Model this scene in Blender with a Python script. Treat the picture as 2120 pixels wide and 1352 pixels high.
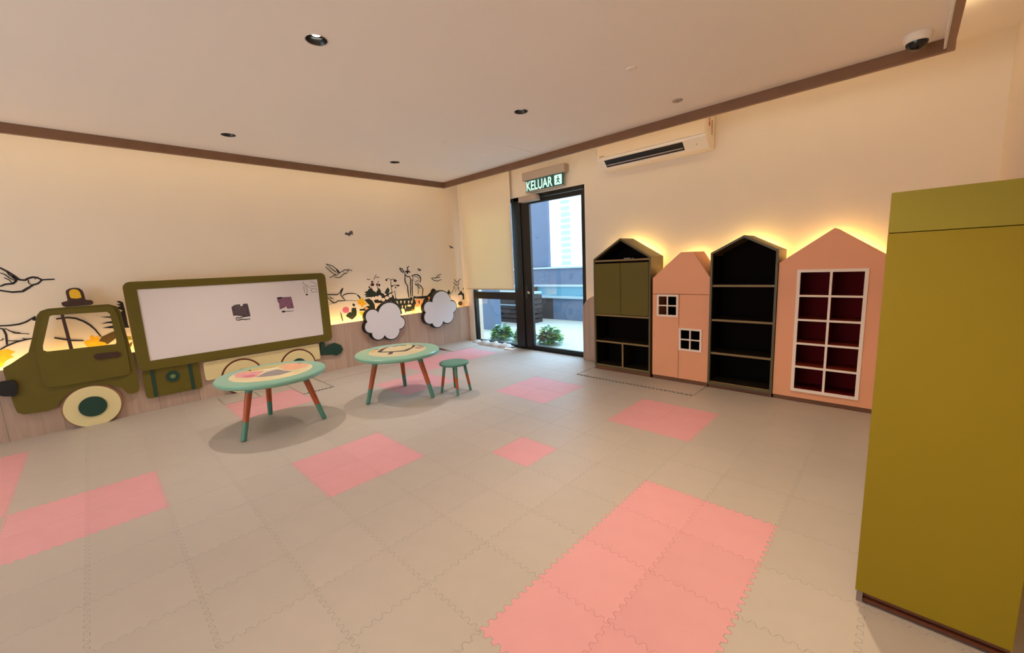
import bpy, bmesh, math, random
from mathutils import Vector, Matrix
from mathutils.geometry import tessellate_polygon
random.seed(7)
for o in list(bpy.data.objects): bpy.data.objects.remove(o)
S = bpy.context.scene
COL = S.collection
PI = math.pi

# ------------------------------------------------------------------ camera
YAW, PITCH, ROLL, FPX = math.radians(-44.139), math.radians(8.730), math.radians(-2.720), 835.15
CAM = Vector((0, 0, 1.181))
_f = Vector((math.sin(YAW)*math.cos(PITCH), math.cos(YAW)*math.cos(PITCH), -math.sin(PITCH)))
_r0 = Vector((math.cos(YAW), -math.sin(YAW), 0)); _u0 = _r0.cross(_f)
_r = math.cos(ROLL)*_r0 + math.sin(ROLL)*_u0
_u = -math.sin(ROLL)*_r0 + math.cos(ROLL)*_u0
cd = bpy.data.cameras.new('camera'); cam = bpy.data.objects.new('camera', cd); COL.objects.link(cam)
cd.sensor_width = 36; cd.lens = FPX/2120*36; cd.clip_start = 0.02; cd.clip_end = 500
cam.matrix_world = Matrix(((_r.x, _u.x, -_f.x, CAM.x), (_r.y, _u.y, -_f.y, CAM.y), (_r.z, _u.z, -_f.z, CAM.z), (0, 0, 0, 1)))
S.camera = cam

def at(px, py, axis, val):
    """point of the room plane axis=val that is measured at this place of the photograph"""
    d = _r*(px-1060) - _u*(py-676) + _f*FPX
    i = 'xyz'.index(axis)
    return CAM + d*((val-CAM[i])/d[i])

def visible(p, m=0):
    d = Vector(p)-CAM; z = d.dot(_f)
    if z < 0.1: return False
    x = 1060+FPX*d.dot(_r)/z; y = 676-FPX*d.dot(_u)/z
    return -m < x < 2120+m and -m < y < 1352+m

# ------------------------------------------------------------------ look
S.view_settings.view_transform = 'Standard'; S.view_settings.look = 'None'
S.view_settings.exposure = -0.12; S.view_settings.gamma = 1.0; S.view_settings.use_curve_mapping = False
S.cycles.max_bounces = 10; S.cycles.diffuse_bounces = 6
w = bpy.data.worlds.new('overcast_sky'); S.world = w; w.use_nodes = True
wb = w.node_tree.nodes['Background']; wb.inputs[0].default_value = (0.84, 0.94, 1.0, 1); wb.inputs[1].default_value = 3.3
sd = bpy.data.lights.new('daylight_sun', 'SUN'); sd.energy = 7.5; sd.color = (0.36, 0.70, 1.0); sd.angle = math.radians(50)
sun = bpy.data.objects.new('daylight_sun', sd); COL.objects.link(sun); sun.location = (-3, 9, 6)
sun.rotation_euler = Vector((-0.05, 0.80, 0.60)).to_track_quat('Z', 'Y').to_euler()
LED_COL = (1.0, 0.62, 0.17); LED_POWER = 30.0
COVE_COL = (1.0, 0.76, 0.42)
SPOT_COL = (1.0, 0.88, 0.73); SPOT_POWER = 58.0
H_TOP, H_DROP = 2.475, 2.30          # raised ceiling, dropped ceiling panel
XL, XW, YB, XR = -5.02, -4.92, 4.11, 0.40   # left wall, its wainscot face, far wall, right wall
YREAR = -3.2
SPOTS = [(x, y) for x in (-3.93, -2.13, -0.33) for y in (-2.0, -0.53, 0.93, 2.40)]

# ------------------------------------------------------------------ helpers
def lin(c):
    return tuple(((v/255)/12.92 if v/255 <= 0.04045 else ((v/255+0.055)/1.055)**2.4) for v in c)
_M = {}
def mat(name, rgb, rough=0.6, var=0.0, scale=20.0, metal=0.0, bump=0.0, stretch=None, rnd=0.0, spec=0.5, emit=None, es=0.0, coat=0.0, transl=False):
    if name in _M: return _M[name]
    m = bpy.data.materials.new(name); m.use_nodes = True; _M[name] = m
    nt = m.node_tree; b = nt.nodes['Principled BSDF']
    c = lin(rgb)
    b.inputs['Base Color'].default_value = (*c, 1); b.inputs['Roughness'].default_value = rough
    b.inputs['Metallic'].default_value = metal; b.inputs['Specular IOR Level'].default_value = spec
    b.inputs['Coat Weight'].default_value = coat
    if emit:
        b.inputs['Emission Color'].default_value = (*emit, 1); b.inputs['Emission Strength'].default_value = es
    tc = nt.nodes.new('ShaderNodeTexCoord'); mp = nt.nodes.new('ShaderNodeMapping')
    nt.links.new(tc.outputs['Object'], mp.inputs[0])
    if stretch: mp.inputs['Scale'].default_value = stretch
    nz = nt.nodes.new('ShaderNodeTexNoise'); nz.inputs['Scale'].default_value = scale; nz.inputs['Detail'].default_value = 5
    nt.links.new(mp.outputs[0], nz.inputs['Vector'])
    if var > 0 or rnd > 0:
        hs = nt.nodes.new('ShaderNodeHueSaturation'); hs.inputs['Color'].default_value = (*c, 1)
        mr = nt.nodes.new('ShaderNodeMapRange'); mr.inputs['From Min'].default_value = 0.25; mr.inputs['From Max'].default_value = 0.75
        mr.inputs['To Min'].default_value = 1-var; mr.inputs['To Max'].default_value = 1+var
        nt.links.new(nz.outputs['Fac'], mr.inputs['Value'])
        last = mr.outputs[0]
        if rnd > 0:
            oi = nt.nodes.new('ShaderNodeObjectInfo'); r2 = nt.nodes.new('ShaderNodeMapRange')
            r2.inputs['To Min'].default_value = 1-rnd; r2.inputs['To Max'].default_value = 1+rnd
            nt.links.new(oi.outputs['Random'], r2.inputs['Value'])
            mu = nt.nodes.new('ShaderNodeMath'); mu.operation = 'MULTIPLY'
            nt.links.new(last, mu.inputs[0]); nt.links.new(r2.outputs[0], mu.inputs[1]); last = mu.outputs[0]
        nt.links.new(last, hs.inputs['Value']); nt.links.new(hs.outputs[0], b.inputs['Base Color'])
    if bump > 0:
        bp = nt.nodes.new('ShaderNodeBump'); bp.inputs['Strength'].default_value = bump; bp.inputs['Distance'].default_value = 0.002
        nt.links.new(nz.outputs['Fac'], bp.inputs['Height']); nt.links.new(bp.outputs[0], b.inputs['Normal'])
    if transl:
        out = nt.nodes['Material Output']; t = nt.nodes.new('ShaderNodeBsdfTranslucent'); t.inputs[0].default_value = (*lin((250, 232, 176)), 1)
        mx = nt.nodes.new('ShaderNodeMixShader'); mx.inputs[0].default_value = 0.22
        nt.links.new(b.outputs[0], mx.inputs[1]); nt.links.new(t.outputs[0], mx.inputs[2]); nt.links.new(mx.outputs[0], out.inputs[0])
    return m

def emit_mat(name, col, s):
    if name in _M: return _M[name]
    m = bpy.data.materials.new(name); m.use_nodes = True; _M[name] = m
    nt = m.node_tree; nt.nodes.remove(nt.nodes['Principled BSDF'])
    e = nt.nodes.new('ShaderNodeEmission'); e.inputs[0].default_value = (*col, 1); e.inputs[1].default_value = s
    nt.links.new(e.outputs[0], nt.nodes['Material Output'].inputs[0]); return m

def wood_mat(name, rgb, var=0.12, rough=0.5, grain=(14, 14, 1.2), plank=None, axis=1):
    """wood with grain along z; plank = board width along the given axis, as fine dark joints"""
    if name in _M: return _M[name]
    m = mat(name, rgb, rough, var, 3.0, stretch=grain)
    if plank:
        nt = m.node_tree; b = nt.nodes['Principled BSDF']; hs = [n for n in nt.nodes if n.type == 'HUE_SAT'][0]
        geo = nt.nodes.new('ShaderNodeNewGeometry'); sx = nt.nodes.new('ShaderNodeSeparateXYZ'); nt.links.new(geo.outputs['Position'], sx.inputs[0])
        md = nt.nodes.new('ShaderNodeMath'); md.operation = 'DIVIDE'; md.inputs[1].default_value = plank; nt.links.new(sx.outputs[axis], md.inputs[0])
        fr = nt.nodes.new('ShaderNodeMath'); fr.operation = 'FRACT'; nt.links.new(md.outputs[0], fr.inputs[0])
        lt = nt.nodes.new('ShaderNodeMath'); lt.operation = 'LESS_THAN'; lt.inputs[1].default_value = 0.012; nt.links.new(fr.outputs[0], lt.inputs[0])
        fl = nt.nodes.new('ShaderNodeMath'); fl.operation = 'FLOOR'; nt.links.new(md.outputs[0], fl.inputs[0])
        wn = nt.nodes.new('ShaderNodeTexWhiteNoise'); wn.noise_dimensions = '1D'; nt.links.new(fl.outputs[0], wn.inputs['W'])
        mr = nt.nodes.new('ShaderNodeMapRange'); mr.inputs['To Min'].default_value = 0.9; mr.inputs['To Max'].default_value = 1.08; nt.links.new(wn.outputs[0], mr.inputs['Value'])
        h2 = nt.nodes.new('ShaderNodeHueSaturation'); nt.links.new(hs.outputs[0], h2.inputs['Color']); nt.links.new(mr.outputs[0], h2.inputs['Value'])
        mx = nt.nodes.new('ShaderNodeMix'); mx.data_type = 'RGBA'; mx.inputs[7].default_value = (*[v*0.45 for v in lin(rgb)], 1)
        nt.links.new(lt.outputs[0], mx.inputs[0]); nt.links.new(h2.outputs[0], mx.inputs[6]); nt.links.new(mx.outputs[2], b.inputs['Base Color'])
    return m

class MB:
    """collects shapes for ONE mesh, world (or thing-local) coordinates"""
    def __init__(s): s.v = []; s.f = []; s.mi = []; s.mats = []
    def mid(s, m):
        if m not in s.mats: s.mats.append(m)
        return s.mats.index(m)
    def add(s, vs, fs, m):
        n = len(s.v); s.v += [tuple(v) for v in vs]; k = s.mid(m)
        for f in fs: s.f.append(tuple(i+n for i in f)); s.mi.append(k)
        return s
    def box(s, x0, x1, y0, y1, z0, z1, m):
        vs = [(x, y, z) for x in (x0, x1) for y in (y0, y1) for z in (z0, z1)]
        return s.add(vs, [(0, 1, 3, 2), (4, 6, 7, 5), (0, 4, 5, 1), (2, 3, 7, 6), (0, 2, 6, 4), (1, 5, 7, 3)], m)
    def prism(s, loops, plane, a, b, m):
        """2D loops (first outer, rest holes) extruded from a to b. plane 'x': (y,z) ; 'y': (x,z) ; 'z': (x,y)"""
        def P(p, d):
            return {'x': (d, p[0], p[1]), 'y': (p[0], d, p[1]), 'z': (p[0], p[1], d)}[plane]
        loops = [list(l) for l in loops]
        tris = tessellate_polygon([[Vector((p[0], p[1], 0)) for p in l] for l in loops])
        flat = [p for l in loops for p in l]; n = len(flat)
        vs = [P(p, a) for p in flat]+[P(p, b) for p in flat]
        fs = [tuple(t) for t in tris]+[tuple(i+n for i in t[::-1]) for t in tris]
        k = 0
        for l in loops:
            for i in range(len(l)):
                j = (i+1) % len(l); fs.append((k+i, k+j, k+j+n, k+i+n))
            k += len(l)
        return s.add(vs, fs, m)
    def lathe(s, prof, m, c=(0, 0, 0), n=40):
        vs = []; fs = []
        for r, z in prof:
            for i in range(n):
                a = 2*PI*i/n; vs.append((c[0]+r*math.cos(a), c[1]+r*math.sin(a), c[2]+z))
        for k in range(len(prof)-1):
            for i in range(n):
                j = (i+1) % n; fs.append((k*n+i, k*n+j, (k+1)*n+j, (k+1)*n+i))
        fs.append(tuple(range(n))[::-1]); fs.append(tuple((len(prof)-1)*n+i for i in range(n)))
        return s.add(vs, fs, m)
    def tube(s, pts, rs, m, n=12):
        pts = [Vector(p) for p in pts]
        if not hasattr(rs, '__len__'): rs = [rs]*len(pts)
        vs = []; fs = []
        for k, p in enumerate(pts):
            d = (pts[min(k+1, len(pts)-1)]-pts[max(k-1, 0)]).normalized()
            a = d.cross(Vector((0, 0, 1))) if abs(d.z) < 0.9 else d.cross(Vector((1, 0, 0))); a.normalize(); b = d.cross(a)
            for i in range(n):
                t = 2*PI*i/n; vs.append(p+(a*math.cos(t)+b*math.sin(t))*rs[k])
        for k in range(len(pts)-1):
            for i in range(n):
                j = (i+1) % n; fs.append((k*n+i, k*n+j, (k+1)*n+j, (k+1)*n+i))
        fs.append(tuple(range(n))[::-1]); fs.append(tuple((len(pts)-1)*n+i for i in range(n)))
        return s.add(vs, fs, m)
    def build(s, name, parent=None, bevel=0.0, smooth=False, local=False):
        me = bpy.data.meshes.new(name)
        c = Vector((0, 0, 0))
        if not local:
            xs, ys, zs = zip(*s.v); c = Vector(((min(xs)+max(xs))/2, (min(ys)+max(ys))/2, min(zs)))
        me.from_pydata([tuple(Vector(v)-c) for v in s.v], [], s.f)
        for m in s.mats: me.materials.append(m)
        for p, k in zip(me.polygons, s.mi): p.material_index = k
        bm = bmesh.new(); bm.from_mesh(me); bmesh.ops.recalc_face_normals(bm, faces=bm.faces); bm.to_mesh(me); bm.free()
        if smooth:
            me.polygons.foreach_set('use_smooth', [True]*len(me.polygons)); me.set_sharp_from_angle(angle=math.radians(35))
        o = bpy.data.objects.new(name, me); COL.objects.link(o)
        if parent:
            o.parent = parent
            o.location = c - (world_loc(parent) if not local else Vector((0, 0, 0)))
        else: o.location = c
        if bevel > 0:
            bv = o.modifiers.new('bevel', 'BEVEL'); bv.width = bevel; bv.segments = 2; bv.limit_method = 'ANGLE'; bv.angle_limit = math.radians(40)
        return o

def world_loc(o):
    v = Vector(o.location)
    while o.parent: o = o.parent; v += Vector(o.location)
    return v
def tag(o, label, cat, group=None):
    o['label'] = label; o['category'] = cat
    if group: o['group'] = group
    return o
def thing(name, label, cat, loc, group=None):
    o = bpy.data.objects.new(name, None); o.empty_display_size = 0.1; COL.objects.link(o); o.location = loc
    return tag(o, label, cat, group)
def struct(o):
    o['kind'] = 'structure'; return o
def kids(o): return [c for c in bpy.data.objects if c.parent == o]
def dup(root, loc, label, rz=0.0):
    def cp(o, par):
        c = o.copy(); COL.objects.link(c); c.parent = par
        for k in kids(o): cp(k, c)
        return c
    src = list(kids(root)); r = root.copy(); COL.objects.link(r)
    for k in src: cp(k, r)
    r.location = loc; r.rotation_euler = (0, 0, rz); r['label'] = label
    return r
def rrect(x0, x1, y0, y1, r, n=6):
    pts = []
    for cx, cy, a0 in ((x1-r, y0+r, -PI/2), (x1-r, y1-r, 0), (x0+r, y1-r, PI/2), (x0+r, y0+r, PI)):
        for i in range(n+1):
            a = a0+PI/2*i/n; pts.append((cx+r*math.cos(a), cy+r*math.sin(a)))
    return pts
def circ(cx, cy, r, n=48): return [(cx+r*math.cos(2*PI*i/n), cy+r*math.sin(2*PI*i/n)) for i in range(n)]
def rounded(poly, rs, n=5):
    """round every corner of a polygon with the radius given"""
    out = []; N = len(poly)
    for i in range(N):
        p = Vector(poly[i]); a = Vector(poly[i-1]); b = Vector(poly[(i+1) % N]); r = rs[i] if hasattr(rs, '__len__') else rs
        if r <= 0: out.append(tuple(p)); continue
        da = (a-p); db = (b-p); la, lb = da.length, db.length; t = min(r, la*0.49, lb*0.49); da /= la; db /= lb
        A = p+da*t; B = p+db*t
        for k in range(n+1):
            s = k/n; out.append(tuple(A*(1-s)**2+p*2*s*(1-s)+B*s*s))
    return out

# ------------------------------------------------------------------ materials
M_WALL = mat('wall_paint', (233, 220, 203), 0.75, 0.015, 2.0)
M_CEIL = mat('ceiling_paint', (244, 236, 228), 0.85, 0.01, 1.5)
M_TRIM = wood_mat('trim_wood', (128, 92, 66), 0.08, 0.45, (3, 3, 3))
M_WAIN = wood_mat('wainscot_laminate', (180, 152, 134), 0.12, 0.5, (14, 14, 0.8), plank=0.30)
M_OLIVE = mat('olive_laminate', (100, 87, 30), 0.5, 0.03, 4.0, spec=0.25)
M_OLIVE_D = mat('olive_frame_laminate', (92, 78, 44), 0.45, 0.03, 4.0)
M_DARK = mat('dark_cabinet_interior', (20, 10, 9), 0.85, spec=0.08)
M_SHELF_LIT = mat('olive_shelf_edge_lit', (132, 106, 62), 0.5)  # front edge of the shelves as lit, brightness put into the colour
M_SHELF_SHADE = mat('shelf_board_shaded', (34, 24, 14), 0.7, spec=0.15)  # rest of the same boards, shade inside the cabinet put into the colour
M_PINK = mat('salmon_pink_laminate', (238, 166, 124), 0.5, 0.02, 3.0)
M_RED = mat('maroon_cabinet_interior', (104, 8, 16), 0.7, 0.05, 5.0, spec=0.1)
M_WHITEF = mat('white_painted_wood', (246, 226, 212), 0.5)
M_PLINTH = wood_mat('plinth_wood', (120, 74, 48), 0.15, 0.5, (2, 20, 20))
M_BLACK = mat('black_metal', (12, 11, 12), 0.45)
M_FBLK = mat('black_door_frame', (14, 14, 15), 0.35)
M_MINT = mat('mint_green_paint', (122, 170, 148), 0.32, 0.03, 6.0, coat=0.2)
M_MINTD = mat('teal_leg_paint', (78, 128, 108), 0.4, 0.05, 12.0)
M_ORANGE = wood_mat('orange_stained_wood', (170, 78, 34), 0.2, 0.4, (30, 30, 3))
M_STOOL = mat('teal_stool_paint', (74, 126, 112), 0.4, 0.04, 8.0)
M_CREAM = mat('cream_laminate', (224, 206, 152), 0.5, 0.02, 3.0)
M_GREEN = mat('dark_green_panel', (18, 58, 46), 0.45)
M_BROWN = mat('dark_brown_panel', (62, 34, 24), 0.5)
M_YEL = mat('yellow_panel', (236, 184, 30), 0.45)
M_BOARD = mat('whiteboard_enamel', (226, 216, 214), 0.16, 0.01, 3.0)
M_CLOUD = mat('cloud_board_white', (224, 220, 226), 0.35)
M_INK = mat('mural_ink', (24, 20, 28), 0.7)
M_INKG = mat('mural_dark_leaf', (20, 34, 24), 0.7, 0.3, 30)
M_INKL = mat('mural_grey_ink', (96, 86, 90), 0.7)
M_LEAFB = mat('mural_olive_leaf', (92, 70, 28), 0.7, 0.2, 20)
M_MYEL = mat('mural_yellow_petal', (236, 180, 30), 0.7, 0.15, 30)
M_MPNK = mat('mural_pink_petal', (206, 104, 142), 0.7, 0.15, 60)
M_MPALE = mat('mural_pale_petal', (244, 226, 212), 0.7, 0.05, 30)
M_MPEACH = mat('mural_peach_petal', (240, 176, 130), 0.7, 0.1, 30)
M_MRED = mat('mural_red_bud', (70, 20, 22), 0.7, 0.2, 30)
M_PLAST = mat('white_plastic', (238, 228, 216), 0.35)
M_GREYP = mat('grey_plastic', (176, 160, 148), 0.5)
M_GLASS = bpy.data.materials.new('window_glass'); M_GLASS.use_nodes = True
_nt = M_GLASS.node_tree; _nt.nodes.remove(_nt.nodes['Principled BSDF'])
_t = _nt.nodes.new('ShaderNodeBsdfTransparent'); _t.inputs[0].default_value = (0.93, 0.97, 1, 1)
_g = _nt.nodes.new('ShaderNodeBsdfGlossy'); _g.inputs['Roughness'].default_value = 0.02
_x = _nt.nodes.new('ShaderNodeMixShader'); _x.inputs[0].default_value = 0.06
_nt.links.new(_t.outputs[0], _x.inputs[1]); _nt.links.new(_g.outputs[0], _x.inputs[2]); _nt.links.new(_x.outputs[0], _nt.nodes['Material Output'].inputs[0])
M_BEIGE = mat('beige_foam', (171, 159, 149), 0.45, 0.025, 5.0, bump=0.25, rnd=0.022)
M_BEIGE.node_tree.nodes['Noise Texture'].inputs['Scale'].default_value = 9
M_PNKF = mat('pink_foam', (204, 144, 147), 0.5, 0.03, 9.0, bump=0.25, rnd=0.03)
M_SLAB = mat('floor_slab_gap_shade', (40, 34, 32), 0.8)  # dark colour stands in for the shade down in the mat gaps

# ------------------------------------------------------------------ room shell
struct(MB().box(-5.3, 0.7, -1.6, YB+0.02, -0.10, -0.0135, M_SLAB).build('floor'))
struct(MB().box(-5.3, 0.7, YREAR, -1.6, -0.10, -0.002, M_BEIGE).build('floor'))
struct(MB().box(XL-0.15, XL, YREAR, YB+0.2, -0.1, H_TOP, M_WALL).build('wall_left'))
struct(MB().box(XR, XR+0.15, YREAR, YB+0.2, -0.1, H_TOP, M_WALL).build('wall_right'))
# unseen rear side, opening added for fill daylight: header, two piers and slim mullions
m = MB().box(XL-0.15, XR+0.15, YREAR-0.15, YREAR, 2.36, H_TOP, M_WALL).box(XL-0.15, XL+1.05, YREAR-0.15, YREAR, -0.1, 2.36, M_WALL).box(-0.35, XR+0.15, YREAR-0.15, YREAR, -0.1, 2.36, M_WALL)
for k in range(1, 3): m.box(XL+1.05+k*1.2-0.025, XL+1.05+k*1.2+0.025, YREAR-0.1, YREAR-0.04, -0.05, 2.36, M_WALL)
struct(m.build('wall_rear'))
# far wall with the openings of window and door
WX0, WX1, DX0, DX1, DZ = -4.82, -3.86, -3.86, -2.72, 2.06
struct(MB().prism([[(XL-0.15, -0.1), (WX0, -0.1), (WX0, DZ), (DX1, DZ), (DX1, -0.1), (XR+0.15, -0.1), (XR+0.15, H_TOP), (XL-0.15, H_TOP)]], 'y', YB, YB+0.20, M_WALL).build('wall_far'))
struct(MB().box(XL-0.15, XR+0.15, YREAR-0.15, YB+0.2, H_TOP, H_TOP+0.15, M_CEIL).build('ceiling'))
# dropped ceiling panel with the holes of the downlights
TX0, TX1, TY1, TY0 = -4.49, 0.089, 3.449, -2.75
holes = [circ(x, y, 0.0495, 32) for x, y in SPOTS]
struct(MB().prism([[(TX0-0.03, TY0-0.03), (TX1+0.03, TY0-0.03), (TX1+0.03, TY1+0.03), (TX0-0.03, TY1+0.03)]]+holes, 'z', H_DROP, H_DROP+0.04, M_CEIL).build('ceiling'))
TB = 2.232
def trim(a, name, n):
    o = a.build(name, bevel=0.002); struct(o); return o
trim(MB().box(TX0-0.035, TX0, TY0, TY1, TB, H_DROP+0.05, M_TRIM), 'trim_1', 1)
trim(MB().box(TX0-0.035, TX1+0.035, TY1, TY1+0.035, TB, H_DROP+0.05, M_TRIM), 'trim_2', 2)
trim(MB().box(TX1+0.0, TX1+0.030, TY0, TY1, TB, H_DROP+0.05, M_TRIM).box(TX1-0.012, TX1, TY0, TY1, TB+0.012, H_DROP, M_CEIL), 'trim_3', 3)
trim(MB().box(TX0-0.035, TX1+0.035, TY0-0.035, TY0, TB, H_DROP+0.05, M_TRIM), 'trim_4', 4)
# wainscot of the left wall and its short rounded return beside the door
struct(MB().box(XW-0.018, XW, YREAR+0.01, YB-0.005, -0.012, 0.563, M_WAIN).build('wall_left_wainscot', bevel=0.002))
wp = [(DX1+0.0, -0.012), (-2.396, -0.012), (-2.396, 0.79)]
for i in range(9):
    a = PI/2+PI/2*i/8; wp.append((-2.46+0.26*math.cos(a) if i else -2.46, 0.60+0.19*math.sin(a)))
M_WAINX = wood_mat('wainscot_laminate_far', (180, 152, 134), 0.12, 0.5, (14, 14, 0.8), plank=0.30, axis=0)
wp = [(p[0], p[1]) for p in wp]
struct(MB().prism([wp], 'y', YB-0.085, YB-0.067, M_WAINX).box(DX1+0.01, -2.396, YB-0.067, YB, -0.012, 0.55, M_WAINX).build('wall_far_wainscot'))

# LED strips -------------------------------------------------------
M_LED = emit_mat('warm_led', LED_COL, LED_POWER)
M_COVE = emit_mat('cove_led', COVE_COL, 17.0)
M_LEDB = emit_mat('warm_led_strong', LED_COL, 85.0)
M_LEDW = emit_mat('warm_led_weak', LED_COL, 2.5)
def led(name, mb, label): return tag(mb.build(name), label, 'light strip')
led('led_strip', MB().box(XW-0.05, XW-0.022, -3.0, YB-0.15, 0.515, 0.522, M_LED), 'warm yellow light strip glowing in the gap behind the left wainscot')
led('led_strip', MB().box(TX0-0.03, TX0-0.012, TY0, TY1, H_DROP+0.052, H_DROP+0.060, M_COVE), 'warm light strip hidden on the ceiling panel edge along the mural wall')
led('led_strip', MB().box(TX0, TX1, TY1+0.008, TY1+0.028, H_DROP+0.052, H_DROP+0.060, M_COVE), 'warm light strip hidden on the ceiling panel edge along the cabinet wall')
led('led_strip', MB().box(TX1+0.004, TX1+0.022, TY0, TY1-0.02, H_DROP+0.052, H_DROP+0.060, emit_mat('cove_led_right', COVE_COL, 30.0)), 'warm light strip hidden on the ceiling panel edge along the right wall')

# ------------------------------------------------------------------ window, blind, door
def fr(x0, x1, y0, y1, z0, z1): return MB().box(x0, x1, y0, y1, z0, z1, M_FBLK)
wroot = thing('window_1', 'black framed window left of the door', 'window', ((WX0+WX1)/2, YB, 0)); struct(wroot)
for k in ('label', 'category'): del wroot[k]
F0, F1 = YB+0.03, YB+0.09
m = MB()
for b in ((WX0, WX0+0.045, F0, F1, 0, DZ), (WX1-0.045, WX1+0.0, F0-0.02, F1, 0, DZ), (WX0, WX1, F0, F1, -0.012, 0.035), (WX0, WX1, F0, F1, DZ-0.045, DZ), (WX0+0.045, WX1-0.045, F0-0.01, F1, 0.685, 0.79)):
    m.box(*b, M_FBLK)
m.build('window_frame', wroot, bevel=0.002)
MB().box(WX0+0.045, WX1-0.045, F0+0.025, F0+0.031, 0.79, DZ-0.045, M_GLASS).build('window_pane', wroot)
MB().box(WX0+0.045, WX1-0.045, F0+0.025, F0+0.031, 0.035, 0.685, M_GLASS).build('window_pane', wroot)
droot = thing('door_1', 'door', 'door', ((DX0+DX1)/2, YB, 0)); struct(droot)
for k in ('label', 'category'): del droot[k]
m = MB()
for b in ((DX0, DX0+0.11, F0-0.02, F1, 0, DZ), (DX1-0.03, DX1, F0-0.02, F1, 0, DZ), (DX0, DX1, F0-0.02, F1, DZ-0.045, DZ), (DX0, DX1, F0-0.02, F1, -0.012, 0.012)): m.box(*b, M_FBLK)
m.build('door_frame', droot, bevel=0.002)
m = MB(); G0, G1 = F0-0.005, F0+0.035
for b in ((DX0+0.115, -3.60, G0, G1, 0.015, DZ-0.05), (-2.785, DX1-0.034, G0, G1, 0.015, DZ-0.05), (-3.60, -2.785, G0, G1, 1.955, DZ-0.05), (-3.60, -2.785, G0, G1, 0.015, 0.06)): m.box(*b, M_FBLK)
m.build('door_leaf', droot, bevel=0.002)
MB().box(-3.60, -2.785, G0+0.016, G0+0.022, 0.06, 1.955, M_GLASS).build('door_pane', droot)
m = MB(); m.tube([(-3.66, G0, 0.80), (-3.66, G0-0.045, 0.80)], 0.008, M_PLAST); m.tube([(-3.66, G0-0.045, 0.72), (-3.66, G0-0.045, 0.88)], 0.009, M_FBLK)
m.build('door_handle', droot, smooth=True)
MB().box(-3.675, -3.645, G0-0.006, G0, 0.775, 0.80, M_PLAST).build('lock_cylinder', droot)
MB().box(-3.69, -3.40, 4.03, G0, 1.975, 2.045, M_GREYP).build('door_closer', droot, bevel=0.006)
# roller blind
b = thing('roller_blind', 'cream roller blind lowered over the window left of the door', 'blind', (-4.38, 4.06, 0.83))
M_BLIND = mat('blind_cloth', (246, 234, 216), 0.8, 0.02, 60, transl=True)
MB().box(-4.885, -3.862, 4.060, 4.0615, 0.845, 2.43, M_BLIND).build('blind_cloth', b)
MB().box(-4.885, -3.862, 4.053, 4.069, 0.828, 0.848, mat('blind_bar', (214, 196, 168), 0.5)).build('bottom_bar', b, bevel=0.004)
m = MB(); m.tube([(-4.90, 4.075, 2.435), (-3.85, 4.075, 2.435)], 0.022, M_PLAST, 20); m.build('roller_tube', b, smooth=True)
m = MB(); m.tube([(-4.905, 4.045, 2.43), (-4.905, 4.05, 0.62), (-4.90, 4.055, 0.60), (-4.895, 4.05, 0.62), (-4.893, 4.05, 2.43)], 0.0025, M_PLAST, 8); m.build('pull_chain', b, smooth=True)

# ------------------------------------------------------------------ exit sign
e = thing('exit_sign', 'green lit exit sign reading KELUAR under a grey housing above the door', 'exit sign', (-3.25, 4.06, 2.08))
MB().box(-3.60, -2.93, 4.02, YB, 2.225, 2.325, M_GREYP).build('housing', e, bevel=0.008)
M_SIGN = mat('sign_green_panel', (10, 62, 66), 0.3, emit=lin((20, 100, 100)), es=0.25)
M_SIGNT = mat('sign_letters', (200, 250, 240), 0.4, emit=lin((190, 250, 240)), es=0.75)
MB().box(-3.555, -2.965, 4.040, 4.050, 2.085, 2.227, M_SIGN).build('sign_panel', e, bevel=0.002)
MB().box(-3.565, -2.955, 4.036, 4.054, 2.077, 2.087, M_GREYP).build('rim', e)
def text_mesh(s, name, size, x, y, z, mt, parent, sx=1.0, ext=0.0008, bold=0.0):
    cu = bpy.data.curves.new(name, 'FONT'); cu.body = s; cu.size = size; cu.extrude = ext; cu.offset = bold; cu.align_x = 'LEFT'
    t = bpy.data.objects.new(name, cu); COL.objects.link(t)
    dg = bpy.context.evaluated_depsgraph_get(); me = bpy.data.meshes.new_from_object(t.evaluated_get(dg))
    bpy.data.objects.remove(t); me.transform(Matrix.Diagonal((sx, 1, 1, 1))); me.transform(Matrix.Rotation(PI/2, 4, 'X'))
    me.materials.clear(); me.materials.append(mt)
    o = bpy.data.objects.new(name, me); COL.objects.link(o); o.parent = parent; o.location = Vector((x, y, z))-world_loc(parent); return o
text_mesh('KELUAR', 'sign_text', 0.158, -3.550, 4.0385, 2.100, M_SIGNT, e, sx=0.735, bold=0.003)
m = MB(); m.prism([rrect(-3.095, -2.985, 2.10, 2.212, 0.008), circ(-3.04, 2.188, 0.011, 16)[::-1],
    [(-3.062, 2.172), (-3.03, 2.176), (-3.012, 2.156), (-3.02, 2.150), (-3.034, 2.160), (-3.030, 2.140), (-3.012, 2.118), (-3.022, 2.110), (-3.042, 2.134), (-3.062, 2.118), (-3.070, 2.126), (-3.050, 2.146), (-3.050, 2.160), (-3.066, 2.158)][::-1]], 'y', 4.0380, 4.0395, M_SIGNT)
m.build('running_figure_symbol', e)

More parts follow.
